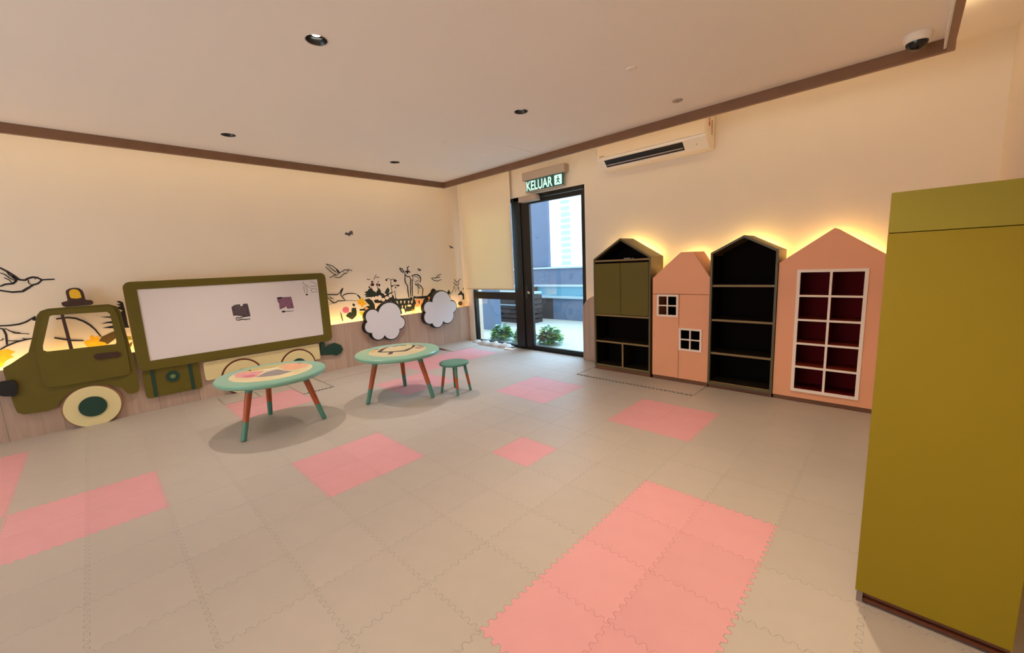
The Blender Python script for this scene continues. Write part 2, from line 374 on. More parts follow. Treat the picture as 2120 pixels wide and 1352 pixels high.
# ------------------------------------------------------------------ air conditioner
ac = thing('air_conditioner', 'white wall split air conditioner with a dark louvre slot near the ceiling', 'air conditioner', (-1.84, 4.0, 2.12))
AX0, AX1 = -2.40, -1.315
prof = [(YB, 2.123), (3.985, 2.123), (3.972, 2.127), (3.884, 2.212), (3.880, 2.26), (3.885, 2.40), (3.91, 2.43), (YB, 2.43)]
m = MB(); vs = [(x, p[0], p[1]) for x in (AX0, AX1) for p in prof]; n = len(prof)
fs = [tuple(range(n)), tuple(range(n, 2*n))[::-1]]+[(i, (i+1) % n, (i+1) % n+n, i+n) for i in range(n)]
m.add(vs, fs, M_PLAST); m.build('casing', ac, bevel=0.008)
# front panel plate stops short of the right end
MB().prism([[(AX0+0.004, 2.232), (AX1-0.004, 2.232), (AX1-0.004, 2.418), (AX0+0.004, 2.418)]], 'y', 3.872, 3.882, mat('front_panel_plastic', (222, 204, 182), 0.4)).build('front_panel', ac, bevel=0.003)
def acs(t, o=0.0):  # point down the sloped outlet face
    a, c = Vector((0, 3.884, 2.212)), Vector((0, 3.972, 2.127)); nn = Vector((0, -0.695, -0.719))
    return a.lerp(c, t)+nn*o
m = MB(); x0, x1 = AX0+0.075, AX1-0.205
a, c = acs(0.10, 0.003), acs(0.78, 0.003)
a2, c2 = acs(0.10, -0.004), acs(0.78, -0.004)
m.add([(x0, a.y, a.z), (x1, a.y, a.z), (x1, c.y, c.z), (x0, c.y, c.z), (x0, a2.y, a2.z), (x1, a2.y, a2.z), (x1, c2.y, c2.z), (x0, c2.y, c2.z)], [(0, 1, 2, 3), (4, 7, 6, 5), (0, 4, 5, 1), (1, 5, 6, 2), (2, 6, 7, 3), (3, 7, 4, 0)], M_BLACK); m.build('outlet_slot', ac)
a, c = acs(0.54, 0.008), acs(0.62, 0.007); a2, c2 = acs(0.54, 0.004), acs(0.62, 0.004)
m = MB(); m.add([(x0+0.01, a.y, a.z), (x1-0.01, a.y, a.z), (x1-0.01, c.y, c.z), (x0+0.01, c.y, c.z), (x0+0.01, a2.y, a2.z), (x1-0.01, a2.y, a2.z), (x1-0.01, c2.y, c2.z), (x0+0.01, c2.y, c2.z)], [(0, 1, 2, 3), (4, 7, 6, 5), (0, 4, 5, 1), (1, 5, 6, 2), (2, 6, 7, 3), (3, 7, 4, 0)], mat('louvre_grey', (170, 162, 170), 0.4)); m.build('louvre', ac)
m = MB(); m.prism([rrect(3.935, 3.985, 2.255, 2.375, 0.02)], 'x', AX1, AX1+0.002, M_WHITEF); m.prism([rrect(3.945, 3.975, 2.30, 2.37, 0.014)], 'x', AX1+0.002, AX1+0.003, mat('sticker_red', (190, 62, 34), 0.5))
m.prism([rrect(3.95, 3.97, 2.335, 2.36, 0.008)], 'x', AX1+0.003, AX1+0.0035, mat('sticker_pale', (230, 190, 170), 0.5)); m.build('rating_sticker', ac)
MB().box(AX1, AX1+0.006, 4.02, 4.035, 2.24, 2.36, M_GREYP).build('side_seam', ac)
p = acs(0.5, 0.006); m = MB(); m.tube([(AX1-0.09, p.y, p.z), (AX1-0.09, p.y-0.002, p.z-0.002)], 0.006, M_GREYP); m.build('indicator_light', ac)
mk = MB()
for k in range(5): mk.box(AX0+0.03+k*0.011, AX0+0.038+k*0.011, 3.8713, 3.872, 2.240, 2.250, mat('mark_grey', (120, 104, 92), 0.5))
mk.build('faint_printed_mark', ac)

# ------------------------------------------------------------------ ceiling fittings
M_BULB = emit_mat('lamp_lens', (1.0, 0.92, 0.78), 30.0)
def downlight(name, label):
    t = thing(name, label, 'downlight', (0, 0, 0), 'recessed black downlights in the ceiling panel')
    m = MB(); m.lathe([(0.049, -0.001), (0.053, -0.003), (0.055, 0.0), (0.0495, 0.0)], mat('downlight_rim', (214, 196, 180), 0.4)); m.v = m.v; o = m.build('rim_ring', t, smooth=True, local=True)
    # ring: remove caps
    me = o.data; bm = bmesh.new(); bm.from_mesh(me); bm.faces.ensure_lookup_table(); bmesh.ops.delete(bm, geom=[f for f in bm.faces if len(f.verts) > 4], context='FACES'); bm.to_mesh(me); bm.free()
    m = MB(); m.lathe([(0.0490, -0.001), (0.046, 0.004), (0.036, 0.045), (0.034, 0.075)], mat('downlight_black', (10, 9, 9), 0.25), n=32); o = m.build('reflector', t, smooth=True, local=True)
    me = o.data; bm = bmesh.new(); bm.from_mesh(me); bm.faces.ensure_lookup_table()
    caps = [f for f in bm.faces if len(f.verts) > 4]; caps.sort(key=lambda f: f.calc_center_median().z); bmesh.ops.delete(bm, geom=[caps[0]], context='FACES'); bm.to_mesh(me); bm.free()
    m = MB(); m.lathe([(0.021, 0.026), (0.024, 0.032), (0.022, 0.07)], mat('lamp_body', (30, 28, 27), 0.4), n=24); m.lathe([(0.0195, 0.0235), (0.0205, 0.0262)], M_BULB, n=24); m.build('lamp_head', t, smooth=True, local=True)
    ld = bpy.data.lights.new('downlight_beam', 'SPOT'); ld.energy = SPOT_POWER; ld.color = SPOT_COL; ld.spot_size = math.radians(90); ld.spot_blend = 0.85; ld.shadow_soft_size = 0.022
    lo = bpy.data.objects.new('downlight_beam', ld); COL.objects.link(lo); lo.parent = t; lo.location = (0, 0, -0.002)
    return t
dl = None
def dlabel(x, y):
    return {(-2.13, 0.93): 'black recessed downlight with its bright lamp showing', (-3.93, 0.93): 'black recessed downlight above the left puzzle table near the mural wall',
            (-3.93, 2.40): 'black recessed downlight nearest the far left ceiling corner', (-2.13, 2.40): 'black recessed downlight in the middle of the ceiling in front of the air conditioner',
            (-0.33, 2.40): 'black recessed downlight cut by the top edge of the photo'}.get((x, y), 'black downlight out of the photo, '+{-3.93: 'mural wall column', -2.13: 'middle column', -0.33: 'column above the camera'}[x]+', '+{-2.0: 'rearmost row', -0.53: 'second row', 0.93: 'third row', 2.40: 'far row'}[y])
for x, y in SPOTS:
    if dl is None: dl = downlight('downlight', dlabel(x, y)); dl.location = (x, y, H_DROP)
    else:
        d_ = dup(dl, (x, y, H_DROP), dlabel(x, y))
        if y < 0:
            for k in kids(d_):
                if k.type == 'LIGHT': k.data = k.data.copy(); k.data.energy *= 0.5
        elif x > -1 or x < -3:            # beams raised to brighten the right floor and sharpen the table shadow
            for k in kids(d_):
                if k.type == 'LIGHT':
                    k.data = k.data.copy(); k.data.energy *= 1.9 if x > -1 else 1.5
                    if x > -1: k.data.color = (1.0, 0.82, 0.58)
                    if x < -3: k.data.shadow_soft_size = 0.012
# dome camera
sc = thing('security_camera', 'white dome security camera with a black eye by the ceiling corner', 'security camera', (-0.03, 3.27, H_DROP))
m = MB(); m.lathe([(0.058, 0.0), (0.058, -0.022), (0.052, -0.036), (0.046, -0.040)], M_PLAST, (-0.03, 3.27, H_DROP)); m.build('base', sc, smooth=True)
m = MB(); m.lathe([(0.046, -0.040), (0.044, -0.052), (0.034, -0.068), (0.018, -0.078), (0.004, -0.080)], mat('dome_black', (8, 8, 9), 0.08), (-0.03, 3.27, H_DROP)); m.build('dome', sc, smooth=True)
def disc(name, x, y, r, label, cat, m_):
    t = thing(name, label, cat, (x, y, H_DROP)); m = MB(); m.lathe([(r, 0.0), (r, -0.003), (r*0.93, -0.006)], m_, (x, y, H_DROP)); m.build('cover_plate', t, smooth=True); return t
disc('ceiling_cover_plate', -1.25, 2.415, 0.030, 'pale round blank plate on the ceiling near the top edge of the photo', 'ceiling plate', M_PLAST)
t = disc('fire_sprinkler', -1.265, 3.135, 0.036, 'round ceiling sprinkler in front of the air conditioner', 'sprinkler', M_GREYP)
m = MB(); m.tube([(-1.265, 3.135, H_DROP-0.004), (-1.265, 3.135, H_DROP-0.012)], 0.006, M_GREYP); m.lathe([(0.012, -0.012), (0.012, -0.0135)], M_GREYP, (-1.265, 3.135, H_DROP)); m.build('sprinkler_head', t, smooth=True)
disc('ceiling_cover_plate', -3.06, 2.395, 0.026, 'small pale round plate on the ceiling above the left tables', 'ceiling plate', M_PLAST)
hx0, hx1, hy0, hy1 = -3.235, -2.80, 2.95, 3.35
tag(MB().box(hx0, hx1, hy0, hy1, H_DROP-0.004, H_DROP, M_CEIL).build('access_hatch', bevel=0.001), 'flush square access hatch in the ceiling near the far corner', 'hatch')

# ------------------------------------------------------------------ house shaped cabinets on the far wall
YC = 3.76; YBK = 4.045
def house(x0, x1, ze, zp, xa, xb=None):
    """outline of a house front: eaves height ze, peak zp at xa (..xb if flat topped)"""
    p = [(x0, 0.03), (x1, 0.03), (x1, ze)]
    if xb is not None: p += [(xb, zp), (xa, zp)]
    else: p += [(xa, zp)]
    return p+[(x0, ze)]
def inset(p, d):
    """inset of a convex counter clockwise outline"""
    n = len(p); out = []
    for i in range(n):
        a, b_, c = Vector(p[i-1]), Vector(p[i]), Vector(p[(i+1) % n])
        e1 = (b_-a).normalized(); e2 = (c-b_).normalized(); n1 = Vector((-e1.y, e1.x)); n2 = Vector((-e2.y, e2.x))
        k = d/(1+n1.dot(n2)); out.append(tuple(b_+(n1+n2)*k))
    return out
def plinth(x0, x1, par): MB().box(x0+0.004, x1-0.004, YC+0.008, YBK, -0.012, 0.03, M_PLINTH).build('plinth', par)
def back_led(par, p):
    q = inset(p, 0.05)
    pts = [x for x in q if x[1] > 0.5]
    m = MB()
    for i in range(len(pts)-1):
        a, b_ = pts[i], pts[i+1]; m.add([(a[0], YBK+0.004, a[1]), (b_[0], YBK+0.004, b_[1]), (b_[0]-0, YBK+0.012, b_[1]), (a[0], YBK+0.012, a[1]), (a[0], YBK+0.004, a[1]-0.012), (b_[0], YBK+0.004, b_[1]-0.012), (b_[0], YBK+0.012, b_[1]-0.012), (a[0], YBK+0.012, a[1]-0.012)],
            [(0, 1, 2, 3), (4, 7, 6, 5), (0, 4, 5, 1), (1, 5, 6, 2), (2, 6, 7, 3), (3, 7, 4, 0)], M_LEDB)
    m.build('led_strip', par)
HG = 'house shaped cabinets in a row along the far wall'
# 1 olive cabinet with doors
x0, x1 = -2.392, -1.752
P1 = house(x0, x1, 1.195, 1.392, -2.078)
c = thing('house_cabinet', 'olive house shaped cabinet with two closed doors and dark shelves next to the door', 'cabinet', ((x0+x1)/2, YC, -0.012), HG)
m = MB(); m.prism([P1, inset(P1, 0.018)[::-1]], 'y', YC, YBK, M_OLIVE_D); m.build('body', c, bevel=0.0015)
MB().prism([inset(P1, 0.016)], 'y', YBK-0.012, YBK-0.001, M_DARK).build('back_panel', c)
# dark liner of the open compartments
for a in (x0+0.018, x1-0.020): MB().box(a, a+0.002, YC+0.02, YBK-0.012, 0.05, 0.59, M_DARK).build('side_lining', c)
MB().prism([[(x0+0.04, 1.183), (x1-0.04, 1.183), (-2.078, 1.368)], [(x0+0.055, 1.186), (-2.078, 1.360), (x1-0.055, 1.186)]], 'y', YC+0.02, YBK-0.012, M_DARK).build('gable_lining', c)
for z in (1.172, 0.598, 0.312, 0.048):
    sh = MB().box(x0+0.018, x1-0.018, YC+0.004+0.003, YBK-0.012, z-0.009, z+0.009, M_SHELF_SHADE).build('shelf', c)
    MB().box(x0+0.018, x1-0.018, YC+0.004, YC+0.004+0.003, z-0.009, z+0.009, M_SHELF_LIT).build('lit_edge_band', sh)
dv = MB().box(-2.067, -2.049, YC+0.009, YBK-0.012, 0.057, 0.303, M_SHELF_SHADE).build('divider', c)
MB().box(-2.067, -2.049, YC+0.006, YC+0.009, 0.057, 0.303, M_SHELF_LIT).build('lit_edge_band', dv)
MB().box(x0+0.021, -2.077, YC-0.002, YC+0.016, 0.612, 1.143, M_OLIVE).build('door', c, bevel=0.0015)
MB().box(-2.073, x1-0.021, YC-0.002, YC+0.016, 0.612, 1.143, M_OLIVE).build('door', c, bevel=0.0015)
MB().box(x0+0.018, x1-0.018, YC+0.03, YBK-0.014, 0.607, 1.163, M_DARK).build('cupboard_interior', c)
plinth(x0, x1, c); back_led(c, P1)
w_ = MB(); w_.box(-2.09, -2.02, YC+0.10, YC+0.13, 1.182, 1.192, M_PLAST).box(-2.01, -1.985, YC+0.11, YC+0.12, 1.182, 1.19, M_PLAST)
tag(w_.build('small_white_clip', bevel=0.002), 'tiny white clip lying in the dark gable of the olive cabinet', 'clip')
# 2 pink cabinet
x0, x1 = -1.730, -1.208
P2 = house(x0, x1, 0.988, 1.219, -1.468, -1.358)
c = thing('house_cabinet', 'salmon pink house shaped cupboard with a flat ridge and two small square windows', 'cabinet', ((x0+x1)/2, YC, -0.012), HG)
m = MB(); m.prism([P2, inset(P2, 0.018)[::-1]], 'y', YC+0.02, YBK, M_PINK); m.build('body', c, bevel=0.0015)
MB().prism([inset(P2, 0.016)], 'y', YBK-0.012, YBK-0.001, M_DARK).build('back_panel', c)
G2 = [(x0, 0.838), (x1, 0.838), (x1, 0.988), (-1.358, 1.219), (-1.468, 1.219), (x0, 0.988)]
MB().prism([G2], 'y', YC, YC+0.018, M_PINK).build('gable_panel', c, bevel=0.0015)
def win(x0_, x1_, z0_, z1_, y, par, k=2, r=2, fw=0.018, bw=0.012):
    loops = [[(x0_, z0_), (x1_, z0_), (x1_, z1_), (x0_, z1_)]]
    W_ = (x1_-x0_-2*fw-(k-1)*bw)/k; H_ = (z1_-z0_-2*fw-(r-1)*bw)/r; hs = []
    for i in range(k):
        for j in range(r):
            a = x0_+fw+i*(W_+bw); b_ = z0_+fw+j*(H_+bw); hs.append([(a, b_), (a, b_+H_), (a+W_, b_+H_), (a+W_, b_)])
    o = MB().prism(loops+hs, 'y', y-0.010, y+0.004, M_WHITEF).build('window_frame', par, bevel=0.001)
    return hs
wa = (-1.684, -1.480, 0.622, 0.832); wb_ = (-1.470, -1.264, 0.310, 0.522)
def door2(a, b_, wdw):
    X0, X1, Z0, Z1 = wdw
    hole = [(max(X0+0.012, a+0.004), Z0+0.012), (max(X0+0.012, a+0.004), Z1-0.012), (min(X1-0.012, b_-0.004), Z1-0.012), (min(X1-0.012, b_-0.004), Z0+0.012)]
    d = MB().prism([[(a, 0.034), (b_, 0.034), (b_, 0.834), (a, 0.834)], hole], 'y', YC, YC+0.018, M_PINK).build('door', c, bevel=0.0015)
    win(*wdw, YC, d)
door2(x0, -1.4745, wa); door2(-1.4715, x1, wb_)
plinth(x0, x1, c); back_led(c, P2)
# 3 olive open bookcase
x0, x1 = -1.206, -0.704
P3 = house(x0, x1, 1.198, 1.330, -0.952)
c = thing('house_cabinet', 'open olive house shaped bookcase with three shelves and a dark inside', 'cabinet', ((x0+x1)/2, YC, -0.012), HG)
m = MB(); m.prism([P3, inset(P3, 0.018)[::-1]], 'y', YC-0.012, YBK, M_OLIVE_D); m.build('body', c, bevel=0.0015)
MB().prism([inset(P3, 0.016)], 'y', YBK-0.012, YBK-0.001, M_DARK).build('back_panel', c)
for a in (x0+0.018, x1-0.020): MB().box(a, a+0.002, YC+0.012, YBK-0.012, 0.05, 1.17, M_DARK).build('side_lining', c)
for z in (0.914, 0.613, 0.316, 0.048):
    sh = MB().box(x0+0.018, x1-0.018, YC+0.002+0.003, YBK-0.012, z-0.009, z+0.009, M_SHELF_SHADE).build('shelf', c)
    MB().box(x0+0.018, x1-0.018, YC+0.002, YC+0.002+0.003, z-0.009, z+0.009, M_SHELF_LIT).build('lit_edge_band', sh)
plinth(x0, x1, c); back_led(c, P3)
# 4 pink display cabinet
x0, x1 = -0.700, -0.044
P4 = house(x0, x1, 1.095, 1.333, -0.371)
c = thing('house_cabinet', 'salmon pink house shaped display case with a white ten pane lattice over maroon niches', 'cabinet', ((x0+x1)/2, YC, -0.012), HG)
lx0, lx1, lz0, lz1 = -0.578, -0.164, 0.083, 1.040
MB().prism([P4, [(lx0+0.012, lz0+0.012), (lx0+0.012, lz1-0.012), (lx1-0.012, lz1-0.012), (lx1-0.012, lz0+0.012)]], 'y', YC, YC+0.018, M_PINK).build('front_panel', c, bevel=0.0015)
m = MB(); m.prism([P4, inset(P4, 0.018)[::-1]], 'y', YC+0.019, YBK, M_PINK); m.build('body', c, bevel=0.0015)
win(lx0, lx1, lz0, lz1, YC, c, 2, 5, 0.022, 0.015)
m = MB(); m.box(lx0, lx1, YBK-0.05, YBK-0.04, lz0, lz1, M_RED).box(lx0, lx0+0.010, YC+0.02, YBK-0.05, lz0, lz1, M_RED).box(lx1-0.010, lx1, YC+0.02, YBK-0.05, lz0, lz1, M_RED).box(lx0, lx1, YC+0.02, YBK-0.05, lz1-0.01, lz1, M_RED).box(lx0, lx1, YC+0.02, YBK-0.05, lz0, lz0+0.012, M_RED)
m.build('maroon_box', c)
cell = (lz1-lz0-0.044-4*0.015)/5
for k in range(1, 5):
    z = lz0+0.022+k*cell+(k-0.5)*0.015; MB().box(lx0+0.01, lx1-0.01, YC+0.006, YBK-0.05, z-0.007, z+0.005, mat('niche_shelf', (136, 46, 26), 0.5, spec=0.2)).build('shelf', c)
MB().box(-0.378, -0.364, YC+0.006, YBK-0.05, lz0+0.013, lz1-0.011, M_RED).build('divider', c)
plinth(x0, x1, c); back_led(c, P4)
led('led_strip', MB().box(-2.69, -2.42, YB-0.05, YB-0.035, 0.565, 0.572, M_LED), 'warm light strip behind the short rounded wood panel beside the door')

# ------------------------------------------------------------------ tall olive cabinet at the right, seen from its side
c = thing('tall_cabinet', 'tall olive green cabinet in the right foreground standing by the right wall', 'cabinet', (0.13, 2.0, 0.0))
M_OLT = mat('olive_side_laminate', (141, 118, 20), 0.5, 0.05, 1.6, stretch=(1.2, 1, 0.5), spec=0.2)
M_OLT2 = mat('olive_top_laminate', (142, 126, 40), 0.5, 0.03, 2.0, spec=0.2)
MB().box(-0.038, 0.300, 1.642, 3.0, 0.042, 1.2185, M_OLT).build('body', c, bevel=0.0015)
MB().box(-0.038, 0.300, 1.640, 3.0, 1.2200, 1.334, M_OLT2).build('top_panel', c, bevel=0.0015)
MB().box(-0.020, 0.300, 1.662, 2.98, 0.000, 0.042, M_PLINTH).build('plinth', c)
MB().box(-0.034, -0.018, 1.648, 1.664, 0.000, 0.042, mat('grey_foot', (130, 112, 104), 0.4)).build('foot', c)
MB().box(-0.016, 0.300, 1.646, 1.660, 0.010, 0.020, mat('plinth_strip', (92, 44, 24), 0.4)).build('plinth_strip', c)
led('led_strip', MB().box(0.325, 0.335, 1.95, 2.95, 0.3, 1.2, M_LEDW), 'warm light strip between the tall olive cabinet and the right wall')

# ------------------------------------------------------------------ foam mats
GX, GY, GP = -0.315, 3.125, 0.30
def wave():
    """one side of a mat: four alternating tongues in and out, from corner to corner"""
    pts = []; n = 16; A = 0.0078; s = GP/n
    for k in range(n):
        t = k*s; sg = 1 if k % 2 == 0 else -1
        if k == 0: pts += [(0.0, 0.0), (s*0.22, 0.0)]
        for a, h in ((0.16, 0.55), (0.10, 0.95), (0.30, 1.0), (0.70, 1.0), (0.90, 0.95), (0.84, 0.55)):
            if k == 0 and a == 0.16: a = 0.20
            pts.append((t+a*s, sg*A*h))
    pts[-1] = (GP-s*0.2, -A*0.5); pts.append((GP-s*0.2, 0.0))
    return pts
WV = wave()
def mat_mesh(name, m_, clip=None):
    g = 0.0002
    out = []
    for t, d in WV: out.append((t, d))                       # bottom edge, left to right
    for t, d in WV: out.append((GP-d, t))                    # right edge going up
    for t, d in reversed(WV + [(GP, 0.0)]): out.append((t, GP+d)) if t <= GP else None
    for t, d in reversed(WV): out.append((-d, t))
    # tidy duplicates
    q = []
    for p in out:
        if not q or (Vector(p)-Vector(q[-1])).length > 1e-5: q.append(p)
    if (Vector(q[0])-Vector(q[-1])).length < 1e-5: q.pop()
    n = len(q); nr = []
    for i in range(n):
        e = Vector(q[(i+1) % n])-Vector(q[i-1]); e.normalize(); nr.append(Vector((-e.y, e.x)))
    lo = [(Vector(p)+nr[i]*g) for i, p in enumerate(q)]; up = [(Vector(p)+nr[i]*(g+0.0004)) for i, p in enumerate(q)]
    if clip:
        for L_ in (lo, up):
            for v in L_: v.x = min(max(v.x, clip[0]), clip[1]); v.y = min(max(v.y, clip[2]), clip[3])
    c0 = Vector((GP/2, GP/2))
    vs = [(p.x-c0.x, p.y-c0.y, 0.0) for p in lo]+[(p.x-c0.x, p.y-c0.y, 0.0114) for p in lo]+[(p.x-c0.x, p.y-c0.y, 0.0120) for p in up]
    fs = [tuple(range(n))[::-1], tuple(range(2*n, 3*n))]
    for k in (0, 1):
        for i in range(n): j = (i+1) % n; fs.append((k*n+i, k*n+j, (k+1)*n+j, (k+1)*n+i))
    me = bpy.data.meshes.new(name); me.from_pydata(vs, [], fs); me.materials.append(m_); me.validate(); me.update(); return me
PATCH = {}   # (i,j) -> (patch, row, col)
NUM = ['', 'one', 'two', 'three', 'four', 'five', 'six', 'seven', 'eight', 'nine', 'ten', 'eleven', 'twelve', 'thirteen']
def beige_label(i, j):
    a, b_ = i+5, j+5
    h = '' if a == 0 else NUM[abs(a)]+(' columns ' if abs(a) > 1 else ' column ')+('right of' if a > 0 else 'left of')
    v = '' if b_ == 0 else NUM[abs(b_)]+(' rows ' if abs(b_) > 1 else ' row ')+('beyond' if b_ > 0 else 'nearer than')
    if h and v: return 'beige foam mat '+v+' and '+h+' the single pink mat'
    return 'beige foam mat '+(v or h)+' the single pink mat, in line with it'
def patch(name, i0, i1, j0, j1):
    for i in range(i0, i1+1):
        for j in range(j0, j1+1):
            side = 'left' if i-i0 < (i1-i0+1)/2 else 'right'
            nr = j1-j0+1; k = j1-j
            if i1 == i0: pos = ''
            elif nr == 2: pos = ('far ' if k == 0 else 'near ')+side+' of '
            else: pos = side+' column, '+['far end', 'second row', 'third row', 'near end'][k]+' of '
            if i1-i0 == 3: pos = ['far ', 'near '][k]+['leftmost', 'second from left', 'third from left', 'rightmost'][i-i0]+' of '
            PATCH[(i, j)] = (name, 'pink foam mat, '+pos+name if pos else 'the single small pink foam mat in the middle of the floor')
patch('the large front patch', -2, -1, -8, -5)
patch('the patch in front of the left table', -8, -7, -8, -7)
patch('the patch before the open bookcase', -4, -3, -2, -1)
patch('single', -5, -5, -5, -5)
patch('the patch between stool and cabinets', -8, -7, -2, -1)
patch('the patch low at the left', -10, -9, -12, -11)
patch('the patch below the truck', -14, -11, -14, -13)
patch('the patch behind the left table', -14, -13, -8, -7)
patch('the patch under the right table', -12, -11, -4, -3)
patch('the long patch by the clouds', -14, -13, -2, 1)
MESH_B = mat_mesh('foam_mat', M_BEIGE); MESH_P = mat_mesh('foam_mat_pink', M_PNKF)
XCUT, YCUT = XW, YB
_clipped = {}; OUT = []
def cl_of(x0, y0, i, j):
    return (max(x0, XW+0.001), min(x0+GP, XR-0.001), y0, min(y0+GP, (YC if i >= -7 else YB)-0.005))
for i in range(-16, 3):
    for j in range(-16, 5):
        x0, y0 = GX+GP*i, GY+GP*j
        if x0+GP < XW+0.02 or y0 > YB-0.03 or x0 > XR-0.03: continue
        if i >= -7 and y0 > YC-0.02: continue
        YE = YC-0.004 if i >= -7 else YB
        key = (i, j); pk = key in PATCH
        vis = any(visible((x0+a*GP, y0+b_*GP, 0), 60) for a in (0, 0.5, 1) for b_ in (0, 0.5, 1))
        if not vis:
            if y0 > -1.7: OUT.append((x0, y0, cl_of(x0, y0, i, j)))
            continue
        cl = [-1, 1, -1, 1]
        if x0-0.01 < XW: cl[0] = XW-x0+0.001
        if y0+GP+0.01 > YE: cl[3] = YE-y0-0.001-(0.028 if j >= 1 and -7 <= i <= -4 else 0)
        if x0+GP+0.01 > XR: cl[1] = XR-x0-0.001
        tl = tuple(round(v, 4) for v in cl)
        if tl == (-1, 1, -1, 1): me = MESH_P if pk else MESH_B
        else:
            kk = (tl, pk)
            if kk not in _clipped: _clipped[kk] = mat_mesh('foam_mat_cut', M_PNKF if pk else M_BEIGE, tl)
            me = _clipped[kk]
        o = bpy.data.objects.new('foam_mat', me); COL.objects.link(o)
        dx = dy = dz = 0.0; rx = ry = 0.0
        if j >= 1 and -7 <= i <= -4: dy = 0.028                      # the strip that has parted along the cabinets
        if j >= 1 and i == -7: dx = 0.006
        if i <= -14 and j == -6: dx = -0.03                          # the parted seam behind the left table
        if i <= -15 and -5 <= j <= -2: dx = -0.009
        if i == -15 and j == -8: dx = -0.009
        o.location = (x0+GP/2+dx, y0+GP/2+dy, -0.012+dz)
        if i <= -15 and j in (1, 2):
            o.rotation_euler = (0, math.radians(5 if i == -15 else 6), 0); o.location.z += 0.016 if i == -15 else 0.040
        if pk: tag(o, PATCH[key][1], 'foam mat', 'pink interlocking foam mats')
        else: tag(o, beige_label(i, j), 'foam mat', 'beige interlocking foam mats')


m = MB()
for x0, y0, q in OUT: m.box(q[0]+0.009, q[1]-0.009, q[2]+0.009, q[3]-0.009, -0.012, -0.0002, M_BEIGE)
o = m.build('foam_mat_field'); tag(o, 'further beige foam mats continuing beyond the edges of the photo', 'foam mats'); o['kind'] = 'stuff'

# bunched foam offcut lying against the window and small white wedge
m = MB(); N = 28; vs = []; fs = []
for i in range(N+1):
    x = -4.80+0.86*i/N; h = 0.030+0.012*math.sin(i*0.9)+0.008*math.sin(i*2.1); h *= min(1, i/3+0.3)*min(1, (N-i)/3+0.25)
    for y, z in ((3.955, 0.001), (3.975, 0.010+h*0.3), (4.02, 0.012+h*0.8), (4.075, 0.012+h), (4.10, 0.010+h), (4.105, 0.001)): vs.append((x, y+0.006*math.sin(i*1.3), z))
for i in range(N):
    for k in range(5): a = i*6+k; fs.append((a, a+1, a+7, a+6))
    fs.append((i*6+5, i*6, i*6+6, i*6+11))
fs.append(tuple(range(6))); fs.append(tuple(N*6+k for k in range(6))[::-1])
m.add(vs, fs, M_BEIGE); tag(m.build('foam_offcut', smooth=True), 'crumpled pale foam offcut bunched along the foot of the window', 'foam strip')
m = MB(); m.add([(-4.00, 3.93, 0.001), (-3.84, 3.93, 0.001), (-3.84, 4.00, 0.001), (-4.00, 4.00, 0.001), (-4.00, 3.93, 0.014), (-3.84, 3.93, 0.010), (-3.84, 4.00, 0.010), (-4.00, 4.00, 0.014)], [(0, 3, 2, 1), (4, 5, 6, 7), (0, 1, 5, 4), (1, 2, 6, 5), (2, 3, 7, 6), (3, 0, 4, 7)], M_PLAST)
tag(m.build('door_wedge', bevel=0.002), 'small flat white wedge on the floor at the window corner of the door', 'wedge')

# ------------------------------------------------------------------ puzzle tables and stool
def table(name, cx, cy, label, feet):
    t = thing(name, label, 'table', (cx, cy, 0), 'round mint green puzzle tables')
    m = MB(); R_ = 0.385
    m.lathe([(R_-0.045, 0.385), (R_-0.012, 0.392), (R_, 0.405), (R_, 0.420), (R_-0.008, 0.428), (R_-0.03, 0.430)], M_MINT, n=72); m.build('tabletop', t, smooth=True, local=True)
    for fx, fy in feet:
        a = Vector((fx-cx, fy-cy, 0.005)); top = Vector((a.x*0.66, a.y*0.66, 0.388)); m = MB()
        def L(k): return a.lerp(top, k)
        m.tube([L(0), L(0.335)], [0.0185, 0.020], M_MINTD, 20); m.tube([L(0.335), L(0.86)], [0.020, 0.0235], M_ORANGE, 20); m.tube([L(0.86), L(1.0)], [0.0235, 0.026], M_MINTD, 20)
        m.build('leg', t, smooth=True, local=True)
    return t
def zp(z0, s, cx, cy, pts, rect):
    """points traced on the tabletop print"""
    k = s; out = []
    for px, py in pts:
        q = at(rect[0]+px/k, rect[1]+py/k, 'z', z0); out.append((q.x-cx, q.y-cy))
    return out
c1 = (-3.545, 0.905); c2 = (-3.385, 1.925)
t1 = table('puzzle_table', *c1, 'mint green round three-legged table with a pastel picture puzzle, left one below the whiteboard', [(-3.372, 0.617), (-3.851, 0.924), (-3.344, 1.182)])
t2 = table('puzzle_table', *c2, 'mint green round three-legged table with a dark road pattern, right one beside the stool', [(-3.383, 1.581), (-3.603, 2.097), (-3.048, 2.051)])
def unify(polys, r): # clip to the round print
    out = []
    for p in polys:
        q = []
        for x, y in p:
            d = math.hypot(x, y); k = min(1, r/d) if d > 0 else 1; q.append((x*k, y*k))
        out.append(q)
    return out
R1 = (460, 730, 690, 830); K1 = 9.217
m = MB(); m.lathe([(0.287, 0.4302), (0.286, 0.4312)], mat('print_cream', (214, 196, 150), 0.35, 0.12, 12), n=64)
